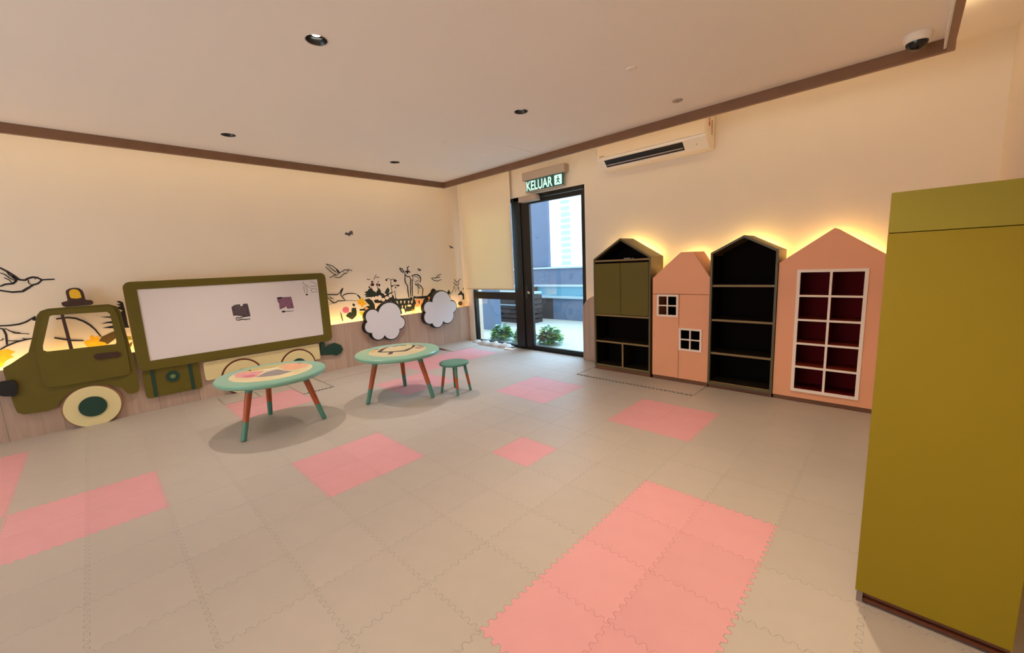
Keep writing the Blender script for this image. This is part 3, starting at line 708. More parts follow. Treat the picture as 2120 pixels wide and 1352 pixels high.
pp = [([(150, 430), (300, 380), (560, 370), (800, 350), (700, 420), (640, 470), (450, 490), (250, 480)], mat('print_pink', (214, 140, 140), 0.35, 0.2, 25)),
      ([(640, 475), (830, 380), (1050, 320), (1200, 350), (1340, 360), (1100, 430), (800, 465)], mat('print_grey', (134, 126, 124), 0.35, 0.1, 25)),
      ([(1080, 280), (1230, 220), (1450, 190), (1650, 200), (1680, 230), (1560, 290), (1350, 330), (1200, 335)], mat('print_peach', (220, 160, 122), 0.35, 0.15, 25)),
      ([(330, 370), (420, 320), (640, 270), (900, 240), (1180, 190), (1220, 220), (1060, 270), (800, 320), (500, 365)], mat('print_olive', (186, 168, 100), 0.35, 0.2, 25)),
      ([(640, 275), (650, 250), (860, 225), (880, 240), (720, 262)], mat('print_dark', (60, 70, 50), 0.4)),
      ([(500, 340), (540, 330), (560, 352), (520, 358)], mat('print_dark', (60, 70, 50), 0.4)),
      ([(1430, 205), (1560, 180), (1580, 200), (1460, 215)], mat('print_brown', (140, 84, 60), 0.4)),
      ([(400, 470), (460, 445), (600, 430), (640, 445), (560, 468)], mat('print_rose', (196, 96, 120), 0.4)),
      ([(780, 335), (1060, 290), (1075, 305), (800, 352)], mat('print_white', (226, 216, 200), 0.4))]
for k, (p, m_) in enumerate(pp):
    q = unify([zp(0.430, K1, *c1, p, R1)], 0.28)[0]; m.prism([q], 'z', 0.4311, 0.4314+0.00015*k, m_)
m.build('picture_puzzle', t1, local=True)
R2 = (720, 700, 920, 790); K2 = 10.6
m = MB(); m.lathe([(0.262, 0.4302), (0.260, 0.4312)], mat('print_sand', (196, 178, 138), 0.35, 0.08, 14), n=64)
m_ = mat('print_road', (52, 32, 34), 0.4)
for k, p in enumerate([[(640, 310), (720, 250), (850, 180), (980, 135), (1100, 130), (1110, 142), (990, 160), (900, 195), (800, 250), (740, 300), (860, 298), (860, 316), (720, 318)],
          [(860, 300), (1000, 292), (1230, 270), (1400, 205), (1420, 160), (1480, 160), (1470, 190), (1370, 250), (1280, 292), (1000, 308), (860, 316)],
          [(980, 190), (1110, 165), (1110, 175), (990, 198)], [(1120, 152), (1280, 150), (1290, 165), (1130, 170)],
          [(870, 365), (900, 340), (910, 305), (1000, 310), (980, 345), (930, 358)], [(450, 250), (660, 238), (680, 245), (480, 262)], [(1480, 150), (1720, 148), (1740, 165), (1500, 162)]]):
    q = unify([zp(0.430, K2, *c2, p, R2)], 0.255)[0]; m.prism([q], 'z', 0.4311, 0.4316+0.00015*k, m_)
q = unify([zp(0.430, K2, *c2, [(440, 290), (500, 265), (620, 270), (600, 310), (500, 325)], R2)], 0.255)[0]; m.prism([q], 'z', 0.4311, 0.4315, mat('print_amber', (206, 152, 76), 0.4))
q = unify([zp(0.430, K2, *c2, [(1460, 230), (1500, 190), (1600, 170), (1710, 175), (1700, 200), (1560, 240)], R2)], 0.255)[0]; m.prism([q], 'z', 0.4311, 0.4315, mat('print_mauve', (158, 126, 118), 0.4))
m.build('road_puzzle', t2, local=True)
st = thing('stool', 'small teal round stool with four two-tone legs beside the right table', 'stool', (-3.012, 2.29, 0))
m = MB(); m.lathe([(0.125, 0.270), (0.137, 0.275), (0.140, 0.284), (0.137, 0.292), (0.128, 0.295)], M_STOOL, n=48); m.build('seat', st, smooth=True, local=True)
for fx, fy in ((-3.099, 2.188), (-2.891, 2.216), (-2.925, 2.400), (-3.133, 2.375)):
    a = Vector((fx+3.012, fy-2.29, 0.004)); b_ = Vector((a.x*0.68, a.y*0.68, 0.272)); m = MB()
    def L(k): return a.lerp(b_, k)
    m.tube([L(0), L(0.22)], [0.0125, 0.013], M_MINTD, 16); m.tube([L(0.22), L(0.62)], [0.013, 0.0145], M_ORANGE, 16); m.tube([L(0.62), L(1.0)], [0.0145, 0.016], M_MINTD, 16)
    m.build('leg', st, smooth=True, local=True)

# ------------------------------------------------------------------ truck wall panel
def tr(rect, k, x, pts):
    out = []
    for px, py in pts:
        q = at(rect[0]+px/k, rect[1]+py/k, 'x', x); out.append((q.y, q.z))
    return out
RA = (0, 520); KA = 3.0729
tk = thing('truck_wall_panel', 'olive cartoon truck wall panel with a cream wheel, mounted on the wainscot at left', 'wall panel', (XW, -0.15, 0))
XF = -4.885
cab = tr(RA, KA, XF, [(18, 745), (62, 722), (180, 645), (202, 560), (233, 410), (255, 382), (300, 367), (430, 356), (690, 338), (742, 350), (768, 385), (802, 520), (852, 690), (888, 855), (884, 890), (850, 908), (815, 908), (775, 872), (690, 850), (600, 848), (505, 868), (430, 908), (390, 952), (360, 995), (300, 1018), (150, 1040), (110, 1028), (90, 985), (62, 900), (22, 770)])
hole = tr(RA, KA, XF, [(298, 412), (330, 402), (690, 378), (715, 400), (762, 580), (750, 595), (300, 650), (262, 640), (265, 600)])
MB().prism([rounded(cab, 0.006, 2), hole[::-1]], 'x', XW+0.001, XF, M_OLIVE).build('cab_plate', tk, bevel=0.003)
XD = -4.868
door = tr(RA, KA, XD, [(222, 600), (250, 480), (275, 400), (300, 380), (690, 350), (722, 358), (745, 400), (790, 560), (826, 745), (824, 775), (800, 788), (600, 826), (340, 866), (300, 862), (278, 840), (245, 720)])
dh = tr(RA, KA, XD, [(315, 415), (335, 408), (680, 386), (700, 400), (742, 580), (735, 592), (300, 640), (275, 632), (272, 605)])
d = MB().prism([rounded(door, 0.006, 2), dh[::-1]], 'x', XF, XD, M_OLIVE).build('truck_door', tk, bevel=0.003)
mul = tr(RA, KA, XD, [(383, 400), (405, 400), (467, 624), (442, 628)])
MB().prism([mul], 'x', XF+0.001, XD-0.004, M_BROWN).build('window_bar', d)
# dark reveal lining of the cab window
XM = (XF+XW)/2
han = tr(RA, KA, XD+0.01, [(612, 655), (745, 640), (765, 650), (765, 665), (748, 674), (625, 690), (600, 680), (598, 665)])
MB().prism([rounded(han, 0.005, 2)], 'x', XD, XD+0.012, M_BROWN).build('door_handle', d, bevel=0.002)
y_, z_ = -0.122, 0.160
MB().prism([circ(y_, z_, 0.188, 64)], 'x', XW+0.001, XW+0.016, wood_mat('arch_wood', (160, 118, 92), 0.1)).build('wheel_arch', tk)
wh = MB().prism([circ(y_-0.0, z_, 0.172, 64)], 'x', XW+0.016, -4.862, M_CREAM).build('wheel', tk, bevel=0.003)
MB().prism([circ(y_, z_+0.002, 0.085, 48)], 'x', -4.862, -4.852, M_GREEN).build('wheel_hub', wh, bevel=0.002)
hl = tr(RA, KA, XF+0.02, [(-60, 850), (10, 830), (85, 820), (108, 845), (112, 905), (95, 925), (20, 925), (-40, 910), (-60, 890)])
MB().prism([rounded(hl, 0.008, 3)], 'x', XF, XF+0.022, M_BLACK).build('headlight', tk, bevel=0.004)
R8 = (120, 580); K8 = 7.511
bc = tr(R8, K8, -4.90, [(50, 365), (60, 345), (140, 325), (150, 320), (120, 190), (125, 160), (180, 128), (250, 118), (330, 125), (380, 160), (400, 200), (430, 308), (520, 312), (552, 335), (550, 362), (520, 385), (330, 402), (120, 418), (70, 400)])
bh = MB().prism([rounded(bc, 0.005, 2)], 'x', XW-0.015, -4.900, M_BROWN).build('beacon', tk, bevel=0.002)
by = tr(R8, K8, -4.895, [(170, 200), (180, 165), (215, 143), (270, 140), (320, 160), (345, 195), (370, 272), (290, 288), (205, 282), (188, 262)])
MB().prism([rounded(by, 0.004, 2)], 'x', -4.900, -4.895, M_YEL).build('beacon_lens', bh)

# toolbox and whiteboard bed: further pieces of the same wall display
tb = thing('toolbox_wall_panel', 'olive toolbox shaped wall panel with two dark straps, left of the cream panel', 'wall panel', (XW, 0.43, 0.13))
MB().prism([rrect(0.217, 0.632, 0.125, 0.385, 0.025)], 'x', XW+0.001, -4.895, M_OLIVE).build('box_plate', tb, bevel=0.003)
for a in (0.285, 0.560): MB().prism([[(a-0.012, 0.128), (a+0.012, 0.128), (a+0.012, 0.382), (a-0.012, 0.382)]], 'x', -4.895, -4.889, M_GREEN).build('strap', tb)
g = MB().prism([circ(0.424, 0.292, 0.050, 40), circ(0.424, 0.292, 0.022, 24)[::-1]], 'x', -4.895, -4.886, M_GREEN).build('clasp', tb, bevel=0.002)
MB().prism([circ(0.424, 0.292, 0.021, 24)], 'x', -4.895, -4.890, mat('clasp_centre', (110, 128, 80), 0.5)).build('clasp_centre', tb)

bd = thing('whiteboard', 'long whiteboard in a rounded olive frame shaped like the truck bed', 'whiteboard', (XW, 1.05, 0.38))
MB().prism([rrect(0.198, 1.925, 0.385, 1.188, 0.055), rrect(0.285, 1.832, 0.470, 1.118, 0.006)[::-1]], 'x', XW+0.001, -4.872, M_OLIVE).build('frame', bd, bevel=0.004)
MB().box(XW+0.001, -4.880, 0.284, 1.833, 0.469, 1.119, M_BOARD).build('writing_surface', bd)
RB = (440, 560); KB = 8.833
def onboard(pts): return tr(RB, KB, -4.879, pts)
M_P1 = mat('dark_scribble', (84, 70, 76), 0.5, 0.55, 45); M_P2 = mat('purple_scribble', (134, 88, 112), 0.5, 0.5, 45); M_P3 = mat('faint_marker', (150, 138, 138), 0.5, 0.2, 45)
m = MB(); m.prism([onboard([(345, 670), (400, 630), (500, 615), (510, 650), (545, 650), (560, 610), (640, 605), (665, 700), (695, 835), (560, 840), (440, 825), (380, 830), (360, 740)])], 'x', -4.880, -4.8788, M_P1)
def stroke(mb, pts, x, wd, m_, taper=True, mid=None):
    """thin drawn line on the plane x, following (y,z) points"""
    P = [Vector(p) for p in pts]; n = len(P); L_ = []; R_ = []
    for i in range(n):
        d = (P[min(i+1, n-1)]-P[max(i-1, 0)]).normalized(); nn = Vector((-d.y, d.x)); k = 1.0
        if taper: k = 0.6+0.4*math.sin(PI*(i+0.5)/n)
        L_.append(P[i]+nn*wd*k/2); R_.append(P[i]-nn*wd*k/2)
    vs = [(x, p.x, p.y) for p in L_+R_]; mb.add(vs, [(i, i+1, n+i+1, n+i) for i in range(n-1)], m_)
for p in ([(420, 885), (450, 860), (500, 870), (540, 850), (690, 828)], [(430, 900), (480, 910), (540, 890), (600, 895), (690, 885)]): stroke(m, onboard(p), -4.8788, 0.010, M_INK)
tag(m.build('board_drawing'), 'dark grey scribbled picture on the whiteboard, left of the purple one', 'drawing')
m = MB(); m.prism([onboard([(1180, 500), (1270, 490), (1440, 480), (1460, 560), (1490, 690), (1370, 700), (1350, 660), (1230, 715), (1215, 600), (1190, 570)])], 'x', -4.880, -4.8788, M_P2)
m.prism([onboard([(1265, 750), (1270, 738), (1330, 735), (1330, 760), (1280, 770)])], 'x', -4.880, -4.8784, M_INK)
stroke(m, onboard([(1330, 750), (1400, 745), (1485, 738)]), -4.8784, 0.006, M_INK); stroke(m, onboard([(1180, 508), (1265, 498)]), -4.8784, 0.02, M_INK)
tag(m.build('board_drawing'), 'purple scribbled picture on the whiteboard, right of the dark one', 'drawing')
m = MB()
for p in ([(1660, 290), (1710, 290), (1740, 400), (1690, 405), (1665, 300)], [(1785, 300), (1830, 285), (1900, 290)], [(1800, 330), (1815, 395), (1905, 390), (1900, 335), (1805, 335)], [(1660, 200), (1650, 240), (1740, 280), (1770, 320)], [(1790, 200), (1850, 215), (1900, 260)]): stroke(m, onboard(p), -4.8788, 0.007, M_P3, False)
m.prism([onboard([(1700, 438), (1720, 425), (1750, 435), (1740, 455), (1712, 455)])], 'x', -4.880, -4.8786, M_INK)
tag(m.build('board_drawing'), 'faint grey marker sketch in the upper right corner of the whiteboard', 'drawing')

cp = thing('cream_wall_panel', 'cream panel with two round wheels below the whiteboard', 'wall panel', (XW, 1.2, 0))
MB().prism([rrect(0.665, 1.770, 0.185, 0.372, 0.022)], 'x', XW+0.001, -4.898, M_CREAM).build('chassis_plate', cp, bevel=0.003)
M_ARC = mat('brown_wheel_arch', (96, 40, 26), 0.5)
for a in (0.975, 1.520):
    MB().prism([circ(a, 0.160, 0.188, 64)], 'x', XW+0.001, -4.893, M_ARC).build('wheel_arch', cp)
    wh = MB().prism([circ(a, 0.160, 0.172, 64)], 'x', -4.893, -4.878, M_CREAM).build('wheel', cp, bevel=0.003)
    MB().prism([circ(a, 0.160, 0.082, 48)], 'x', -4.878, -4.870, M_GREEN).build('wheel_hub', wh, bevel=0.002)
R2Z = (220, 540); K2Z = 3.7556
hk = tr(R2Z, K2Z, -4.895, [(1665, 640), (1680, 632), (1700, 638), (1702, 690), (1740, 650), (1780, 638), (1825, 655), (1842, 688), (1825, 720), (1790, 738), (1760, 730), (1675, 735), (1670, 700)])
tow = MB().prism([rounded(hk, 0.008, 3)], 'x', XW+0.001, -4.893, M_GREEN).build('tow_hook_panel', bevel=0.003)
tag(tow, 'dark green hook shaped panel right of the cream panel end', 'wall panel')

# cloud boards
def cloud(rect, k, pts, lobes, label, xo=-4.852):
    q = tr(rect, k, xo, pts); cy = sum(p[0] for p in q)/len(q); cz = sum(p[1] for p in q)/len(q)
    c = thing('cloud_board', label, 'magnetic board', (XW, cy, cz-0.2), 'white cloud shaped boards')
    # notch points in q; bulge an arc between each pair
    def outline(grow, dy=0, dz=0):
        o = []
        for i in range(len(q)):
            a = Vector(q[i]); b_ = Vector(q[(i+1) % len(q)]); mid = (a+b_)/2; ch = (b_-a); L_ = ch.length
            nrm = Vector((ch.y, -ch.x)).normalized()
            if nrm.dot(mid-Vector((cy, cz))) < 0: nrm = -nrm
            h = L_*lobes[i]; R_ = (L_*L_/4+h*h)/(2*h); cen = mid+nrm*(h-R_)
            a0 = math.atan2(a.y-cen.y, a.x-cen.x); a1 = math.atan2(b_.y-cen.y, b_.x-cen.x); am = math.atan2(nrm.y, nrm.x)
            d0 = (a0-am+PI) % (2*PI)-PI; d1 = (a1-am+PI) % (2*PI)-PI
            for s_ in range(12):
                t = am+d0+(d1-d0)*s_/12; rr = R_+grow; o.append((cen.x+rr*math.cos(t)+dy, cen.y+rr*math.sin(t)+dz))
        return o
    f = outline(0); ar = sum(f[i][0]*f[(i+1) % len(f)][1]-f[(i+1) % len(f)][0]*f[i][1] for i in range(len(f)))
    MB().prism([outline(0.015)], 'x', XW+0.001, xo-0.010, M_BLACK).build('black_backing', c)
    MB().prism([f], 'x', xo-0.010, xo, M_CLOUD).build('white_face', c)
R4 = (640, 460); K4 = 5.2
cloud(R4, K4, [(748, 978), (985, 1020), (972, 1148), (815, 1215), (680, 1190), (632, 1075)], [0.50, 0.45, 0.42, 0.42, 0.42, 0.55], 'white cloud board beside the whiteboard, lower of the two clouds')
cloud(R4, K4, [(1330, 868), (1525, 850), (1550, 970), (1442, 1062), (1330, 1085), (1260, 975)], [0.48, 0.50, 0.42, 0.42, 0.42, 0.48], 'white cloud board nearest the window, higher of the two clouds')

# ------------------------------------------------------------------ mural drawings on the left wall
XWALL = XL+0.0012
def decal(name, label, parts, cat='wall decal', group='line drawings of the nature mural'):
    """parts: ('s', region, k, pts, width, mat) strokes or ('p', region, k, pts, mat) filled shapes"""
    m = MB(); k2 = 0
    for p in parts:
        if p[0] == 's': stroke(m, tr(p[1], p[2], XL+0.002, p[3]), XL+0.0034, p[4]*1.45, p[5])
        else:
            q = tr(p[1], p[2], XL+0.002, p[3]); k2 += 1
            try: m.prism([q], 'x', XL, XL+0.0008+0.00008*k2, p[4])
            except Exception: pass
    return tag(m.build(name), label, cat, group)
A1 = (0, 530); Q1 = 5.877
def s(r, k, w_, *ls, m_=None): return [('s', r, k, l, w_, m_ or M_INK) for l in ls]
decal('hummingbird_drawing', 'large ink hummingbird drawn at the left edge above the truck cab', s(A1, Q1, 0.010,
    [(-30, 130), (0, 145), (90, 190), (170, 240), (240, 290), (300, 295), (350, 270), (400, 257), (450, 262), (510, 290), (580, 287), (665, 283)],
    [(510, 292), (460, 335), (400, 352), (350, 385), (280, 430), (150, 440), (0, 420), (-40, 415)], [(150, 240), (200, 300), (160, 335), (60, 345), (0, 370)])
    + s(A1, Q1, 0.005, [(340, 290), (350, 330), (385, 352)], [(0, 205), (60, 225), (120, 270), (180, 300)], [(50, 265), (110, 290), (150, 330), (210, 300)], [(80, 190), (110, 230), (170, 270)], [(415, 278), (440, 276)])
    + [('p', A1, Q1, [(170, 240), (240, 288), (200, 300), (150, 268)], M_INK), ('p', A1, Q1, [(280, 428), (350, 385), (370, 360), (300, 395), (270, 415)], M_INK)])
decal('animal_drawing', 'ink drawing of a long rounded animal behind the truck cab window', s(A1, Q1, 0.009,
    [(-40, 850), (0, 850), (120, 845), (230, 830), (310, 805), (380, 765), (430, 735)], [(0, 1140), (80, 1095), (200, 1045), (330, 1012), (400, 1005)], [(0, 880), (40, 890), (75, 960), (85, 1080)])
    + s(A1, Q1, 0.005, [(60, 880), (180, 940), (360, 948)], [(85, 1030), (160, 1033), (240, 1030)], [(100, 905), (170, 925), (250, 935)], [(270, 1000), (330, 1015)], [(0, 1030), (30, 1020), (40, 1000)])
    + s(R8, K8, 0.010, [(-30, 605), (0, 600), (150, 580), (280, 595), (400, 640), (500, 700), (580, 770), (670, 880)], [(-60, 895), (0, 905), (200, 937), (400, 940)])
    + [('p', A1, Q1, [(380, 765), (435, 735), (440, 790), (400, 785)], M_INK)])
decal('yellow_flower_drawing', 'yellow flower of the mural at the left edge in front of the truck hood', [('p', A1, Q1, [(-60, 1180), (0, 1150), (100, 1130), (140, 1150), (190, 1165), (130, 1200), (170, 1230), (100, 1260), (60, 1290), (30, 1350), (-60, 1350)], M_MYEL)])
decal('yellow_flower_drawing', 'yellow flower and olive leaf of the mural seen through the truck window', [('p', R8, K8, [(395, 955), (450, 935), (500, 930), (495, 870), (535, 855), (565, 885), (610, 870), (650, 880), (645, 940), (700, 955), (775, 1000), (700, 1060), (480, 1060), (430, 1010)], M_MYEL), ('p', R8, K8, [(635, 950), (680, 880), (860, 800), (960, 840), (880, 920), (775, 1000), (720, 965)], M_LEAFB)])
decal('thistle_drawing', 'black spiky plant of the mural between the truck cab and the whiteboard', [('p', R8, K8, [(905, 330), (960, 322), (1010, 345), (1040, 450), (1090, 690), (1112, 740), (1030, 742), (990, 560), (975, 500), (1005, 470), (930, 445), (890, 425), (975, 405), (905, 375), (975, 370)], M_INK),
    ('p', R8, K8, [(650, 572), (880, 560), (880, 592), (760, 584)], M_INK), ('p', R8, K8, [(660, 685), (760, 650), (880, 632), (880, 672), (760, 672)], M_INK), ('p', R8, K8, [(690, 746), (800, 718), (880, 705), (880, 750)], M_INK),
    ('p', R8, K8, [(1065, 870), (1140, 880), (1155, 925), (1085, 935)], mat('mural_yellow_green', (150, 140, 40), 0.7)), ('p', R8, K8, [(1090, 1000), (1160, 960), (1150, 1010), (1110, 1080)], M_LEAFB)])
decal('hummingbird_drawing', 'small ink hummingbird drawn just right of the whiteboard corner', s(R4, K4, 0.007, [(180, 450), (250, 470), (300, 510), (330, 545)], [(175, 480), (230, 530), (290, 575), (332, 545)], [(330, 545), (380, 515), (420, 512), (462, 522)], [(425, 515), (400, 550), (370, 560), (340, 590), (300, 598), (270, 590)], [(220, 597), (270, 575), (292, 555)])
    + s(R4, K4, 0.004, [(190, 455), (230, 500), (290, 540)], [(220, 475), (270, 520), (310, 550)], [(365, 535), (390, 550)]) + [('p', R4, K4, [(285, 500), (315, 515), (335, 548), (310, 545)], M_INK)])
R6 = (660, 570); K6 = 12.29
decal('whale_drawing', 'ink drawing of a diving whale beside the whiteboard frame', s(R6, K6, 0.009, [(190, 500), (260, 490), (400, 495), (480, 490), (530, 440)], [(545, 480), (580, 530), (620, 580), (660, 625)], [(210, 540), (250, 590), (310, 650), (370, 690), (430, 695), (490, 650), (600, 648), (700, 635)], [(610, 530), (640, 490), (730, 463), (850, 458), (950, 470)])
    + s(R6, K6, 0.004, [(700, 645), (820, 640), (980, 655)], [(265, 745), (340, 710), (440, 700)], [(280, 560), (330, 590), (390, 605)], [(240, 520), (300, 560), (380, 605)])
    + [('p', R6, K6, [(535, 430), (560, 370), (600, 320), (625, 325), (615, 380), (585, 440), (575, 490), (555, 480)], M_INK), ('p', R6, K6, [(950, 468), (1010, 500), (1070, 560), (1050, 610), (1010, 550), (975, 510)], M_INK)])
decal('butterfly_drawing', 'small ink butterfly high on the wall above the hummingbird', [('p', R4, K4, [(380, 125), (400, 108), (425, 118), (440, 95), (465, 92), (475, 130), (455, 125), (432, 155), (420, 140), (395, 135)], M_INKL)] + s(R4, K4, 0.006, [(385, 122), (410, 130), (435, 125), (470, 135)]))
decal('small_bird_drawing', 'tiny ink bird on the wall near the blind', [('p', R4, K4, [(1498, 250), (1520, 255), (1545, 265), (1558, 285), (1535, 275), (1525, 288), (1515, 265)], M_INKL)])
R3 = (820, 540); K3 = 9.0125
decal('fawn_drawing', 'ink drawing of a young deer standing between the two clouds', s(R3, K3, 0.011, [(65, 137), (110, 150), (148, 205)], [(148, 210), (120, 215), (85, 180), (65, 140)], [(240, 100), (205, 130), (215, 160), (228, 185)], [(160, 205), (210, 187), (262, 208)], [(160, 215), (170, 265), (215, 297), (258, 290)], [(165, 265), (165, 370), (185, 430), (215, 462)], [(215, 462), (222, 560), (240, 690)], [(270, 480), (268, 560), (275, 670)], [(250, 300), (275, 350), (265, 420), (270, 485)], [(300, 350), (300, 500), (306, 670)], [(350, 430), (400, 462), (440, 520)], [(390, 420), (460, 470), (502, 530), (490, 655)], [(455, 300), (460, 350), (445, 405)])
    + s(R3, K3, 0.006, [(320, 290), (310, 340), (330, 380)], [(345, 400), (400, 370), (430, 380)], [(400, 500), (420, 560), (405, 620)], [(340, 290), (400, 300), (430, 350)])
    + [('p', R3, K3, [(165, 205), (210, 180), (262, 200), (268, 225), (230, 212), (222, 245), (200, 240), (195, 215)], M_INK), ('p', R3, K3, [(285, 280), (330, 255), (390, 245), (445, 275), (468, 330), (455, 340), (430, 290), (385, 265), (330, 275), (300, 300)], M_INK)])
decal('small_bird_drawing', 'small ink bird in flight to the right of the deer drawing', s(R3, K3, 0.008, [(655, 325), (700, 320), (745, 322), (765, 290), (795, 262), (842, 250)], [(660, 328), (700, 362), (760, 378), (845, 350)], [(770, 320), (800, 310), (820, 290)]) + [('p', R3, K3, [(740, 320), (765, 300), (780, 320)], M_INK)])
decal('insect_drawing', 'tiny ink insect above the back of the deer drawing', s(R3, K3, 0.008, [(395, 150), (430, 165), (475, 170)], [(410, 140), (420, 175), (450, 190)], [(440, 145), (450, 190)], m_=M_INKL))
decal('rabbit_drawing', 'ink drawing of a horned rabbit beside the blind', s(R3, K3, 0.009, [(1085, 345), (1110, 385)], [(1200, 335), (1160, 382)], [(1072, 400), (1110, 452), (1155, 450), (1175, 400)], [(1110, 385), (1130, 400), (1160, 385)], [(1160, 470), (1160, 530)], [(1085, 470), (1080, 520)])
    + s(R3, K3, 0.006, [(1085, 510), (1060, 560), (1010, 640)], [(1160, 480), (1170, 540), (1200, 600)], [(1120, 500), (1110, 590)], m_=M_INKL))
R5 = (740, 560); K5 = 11.27
def blob(cx, cy, rx, ry, m_, R_=R5, K_=K5, a=0.0, n=9):
    return ('p', R_, K_, [(cx+rx*math.cos(2*PI*i/n)*math.cos(a)-ry*math.sin(2*PI*i/n)*math.sin(a), cy+rx*math.cos(2*PI*i/n)*math.sin(a)+ry*math.sin(2*PI*i/n)*math.cos(a)) for i in range(n)], m_)
decal('flower_bush_drawing', 'mural bush with dark leaves and pale blossoms above the lower cloud',
    [('p', R5, K5, [(150, 570), (210, 545), (165, 500), (230, 485), (270, 430), (330, 400), (370, 470), (450, 520), (560, 520), (640, 560), (850, 490), (780, 560), (700, 610), (560, 640), (330, 620), (170, 625), (220, 590)], M_INKG),
     ('p', R5, K5, [(440, 500), (470, 430), (490, 405), (530, 440), (555, 500), (540, 560), (480, 560)], M_INKG), ('p', R5, K5, [(640, 510), (680, 430), (710, 395), (745, 440), (745, 500), (700, 550), (640, 560)], M_INKG)]
    + [('p', R5, K5, [(320, 640), (420, 560), (640, 590), (820, 560), (850, 610), (880, 700), (640, 760), (420, 760)], M_INK)]
    + [blob(*b_, M_MPALE) for b_ in ((380, 400, 45, 60), (440, 440, 35, 45), (420, 340, 40, 40), (370, 660, 45, 50), (440, 640, 40, 45), (520, 640, 50, 65), (600, 680, 45, 40), (690, 640, 50, 40), (770, 590, 40, 45), (650, 560, 25, 22))]
    + [blob(*b_, M_MRED) for b_ in ((350, 330, 45, 40), (510, 340, 25, 30), (450, 330, 20, 25), (280, 390, 20, 25), (345, 265, 30, 20))]
    + s(R5, K5, 0.007, [(440, 100), (400, 170), (380, 220)], [(215, 195), (250, 215), (300, 205)], [(430, 170), (480, 150), (510, 175)], [(490, 240), (470, 330), (470, 420)], m_=M_INKL))
decal('lily_drawing', 'thin stemmed mural flowers with dark hanging buds left of the deer', [blob(*b_, M_MRED) for b_ in ((678, 222, 24, 26), (880, 240, 42, 30, ), (808, 362, 26, 20), (945, 350, 42, 20), (890, 395, 16, 22))]
    + s(R5, K5, 0.006, [(690, 200), (730, 185), (780, 220), (780, 300), (795, 420), (800, 520)], [(870, 470), (880, 560), (888, 660)], [(780, 220), (840, 200), (870, 215)], [(820, 360), (880, 340), (900, 345)]))
decal('hedge_drawing', 'dark leafy mural hedge between the two clouds',
    [('p', R5, K5, [(780, 740), (840, 680), (900, 640), (930, 665), (1220, 650), (1250, 615), (1290, 640), (1290, 680), (960, 700), (900, 720), (960, 800), (1010, 870), (1050, 1000), (1010, 1030), (950, 870), (860, 800)], M_INKG),
     ('p', R5, K5, [(1300, 640), (1330, 590), (1360, 610), (1620, 590), (1700, 620), (1640, 640), (1500, 660), (1340, 650), (1310, 760)], M_INK),
     ('p', R5, K5, [(1300, 680), (1350, 690), (1370, 760), (1330, 860), (1340, 920), (1290, 870), (1290, 760)], M_INKG), ('p', R5, K5, [(1560, 660), (1640, 640), (1640, 720), (1560, 800), (1500, 900), (1500, 800)], M_INK)]
    + [('p', R5, K5, [(x-24, 790), (x-10, 740), (x, 700), (x+12, 745), (x+24, 800), (x, 812)], M_INKG) for x in (970, 1060, 1150, 1235)]
    + [('p', R5, K5, [(x-22, 910), (x-8, 850), (x+4, 815), (x+16, 860), (x+22, 915)], M_INK) for x in (1090, 1180, 1265)]
    + [blob(*b_, M_INKG) for b_ in ((1210, 890, 55, 45), (1000, 830, 30, 30), (1130, 900, 25, 90))]
    + [('p', R5, K5, [(930, 690), (1240, 670), (1300, 700), (1320, 930), (1180, 960), (1060, 930), (980, 850)], M_INKG)]
    + [('p', R5, K5, [(x-20, 710), (x+20, 706), (x+6, 770), (x-6, 770)], M_MPALE) for x in (1015, 1100, 1195, 1270)] + [('p', R5, K5, [(x-14, 820), (x+14, 816), (x+4, 890), (x-4, 890)], M_MPALE) for x in (1050, 1125)]
    + [blob(*b_, M_MPEACH) for b_ in ((1400, 700, 50, 50), (1490, 720, 45, 55), (1400, 810, 60, 40), (1460, 790, 50, 45))]
    + [blob(*b_, M_MPALE) for b_ in ((1060, 920, 40, 30), (1210, 820, 50, 25), (1370, 890, 35, 25))] + [blob(1440, 740, 14, 45, M_MRED)]
    + s(R5, K5, 0.008, [(1260, 920), (1300, 910), (1340, 960)], [(1270, 960), (1300, 1000), (1330, 990)], m_=mat('mural_mustard', (190, 140, 30), 0.7)))
decal('dark_leaf_drawing', 'black leaf shapes of the mural around the top of the upper cloud', [('p', R3, K3, [(640, 590), (655, 545), (690, 512), (735, 535), (755, 590), (900, 590), (980, 640), (1000, 700), (660, 700), (560, 760), (480, 860), (480, 770), (570, 660)], M_INK), ('p', R3, K3, [(950, 600), (985, 535), (1020, 600), (985, 632)], M_INKG), ('p', R3, K3, [(595, 672), (665, 672), (640, 720), (632, 780), (610, 720)], M_MPEACH)])
decal('white_flower_drawing', 'white mural blossoms with dark leaves under the rabbit by the blind', [('p', R3, K3, [(1150, 640), (1215, 555), (1240, 600), (1280, 620), (1300, 715), (1240, 720), (1225, 640)], M_INKG), blob(1265, 520, 18, 18, M_MRED, R3, K3)]
    + [blob(*b_, M_MPALE, R3, K3) for b_ in ((1090, 680, 80, 40), (1210, 680, 35, 50), (1270, 770, 45, 50), (1120, 760, 60, 40))] + [blob(1200, 795, 42, 42, M_LEAFB, R3, K3)])
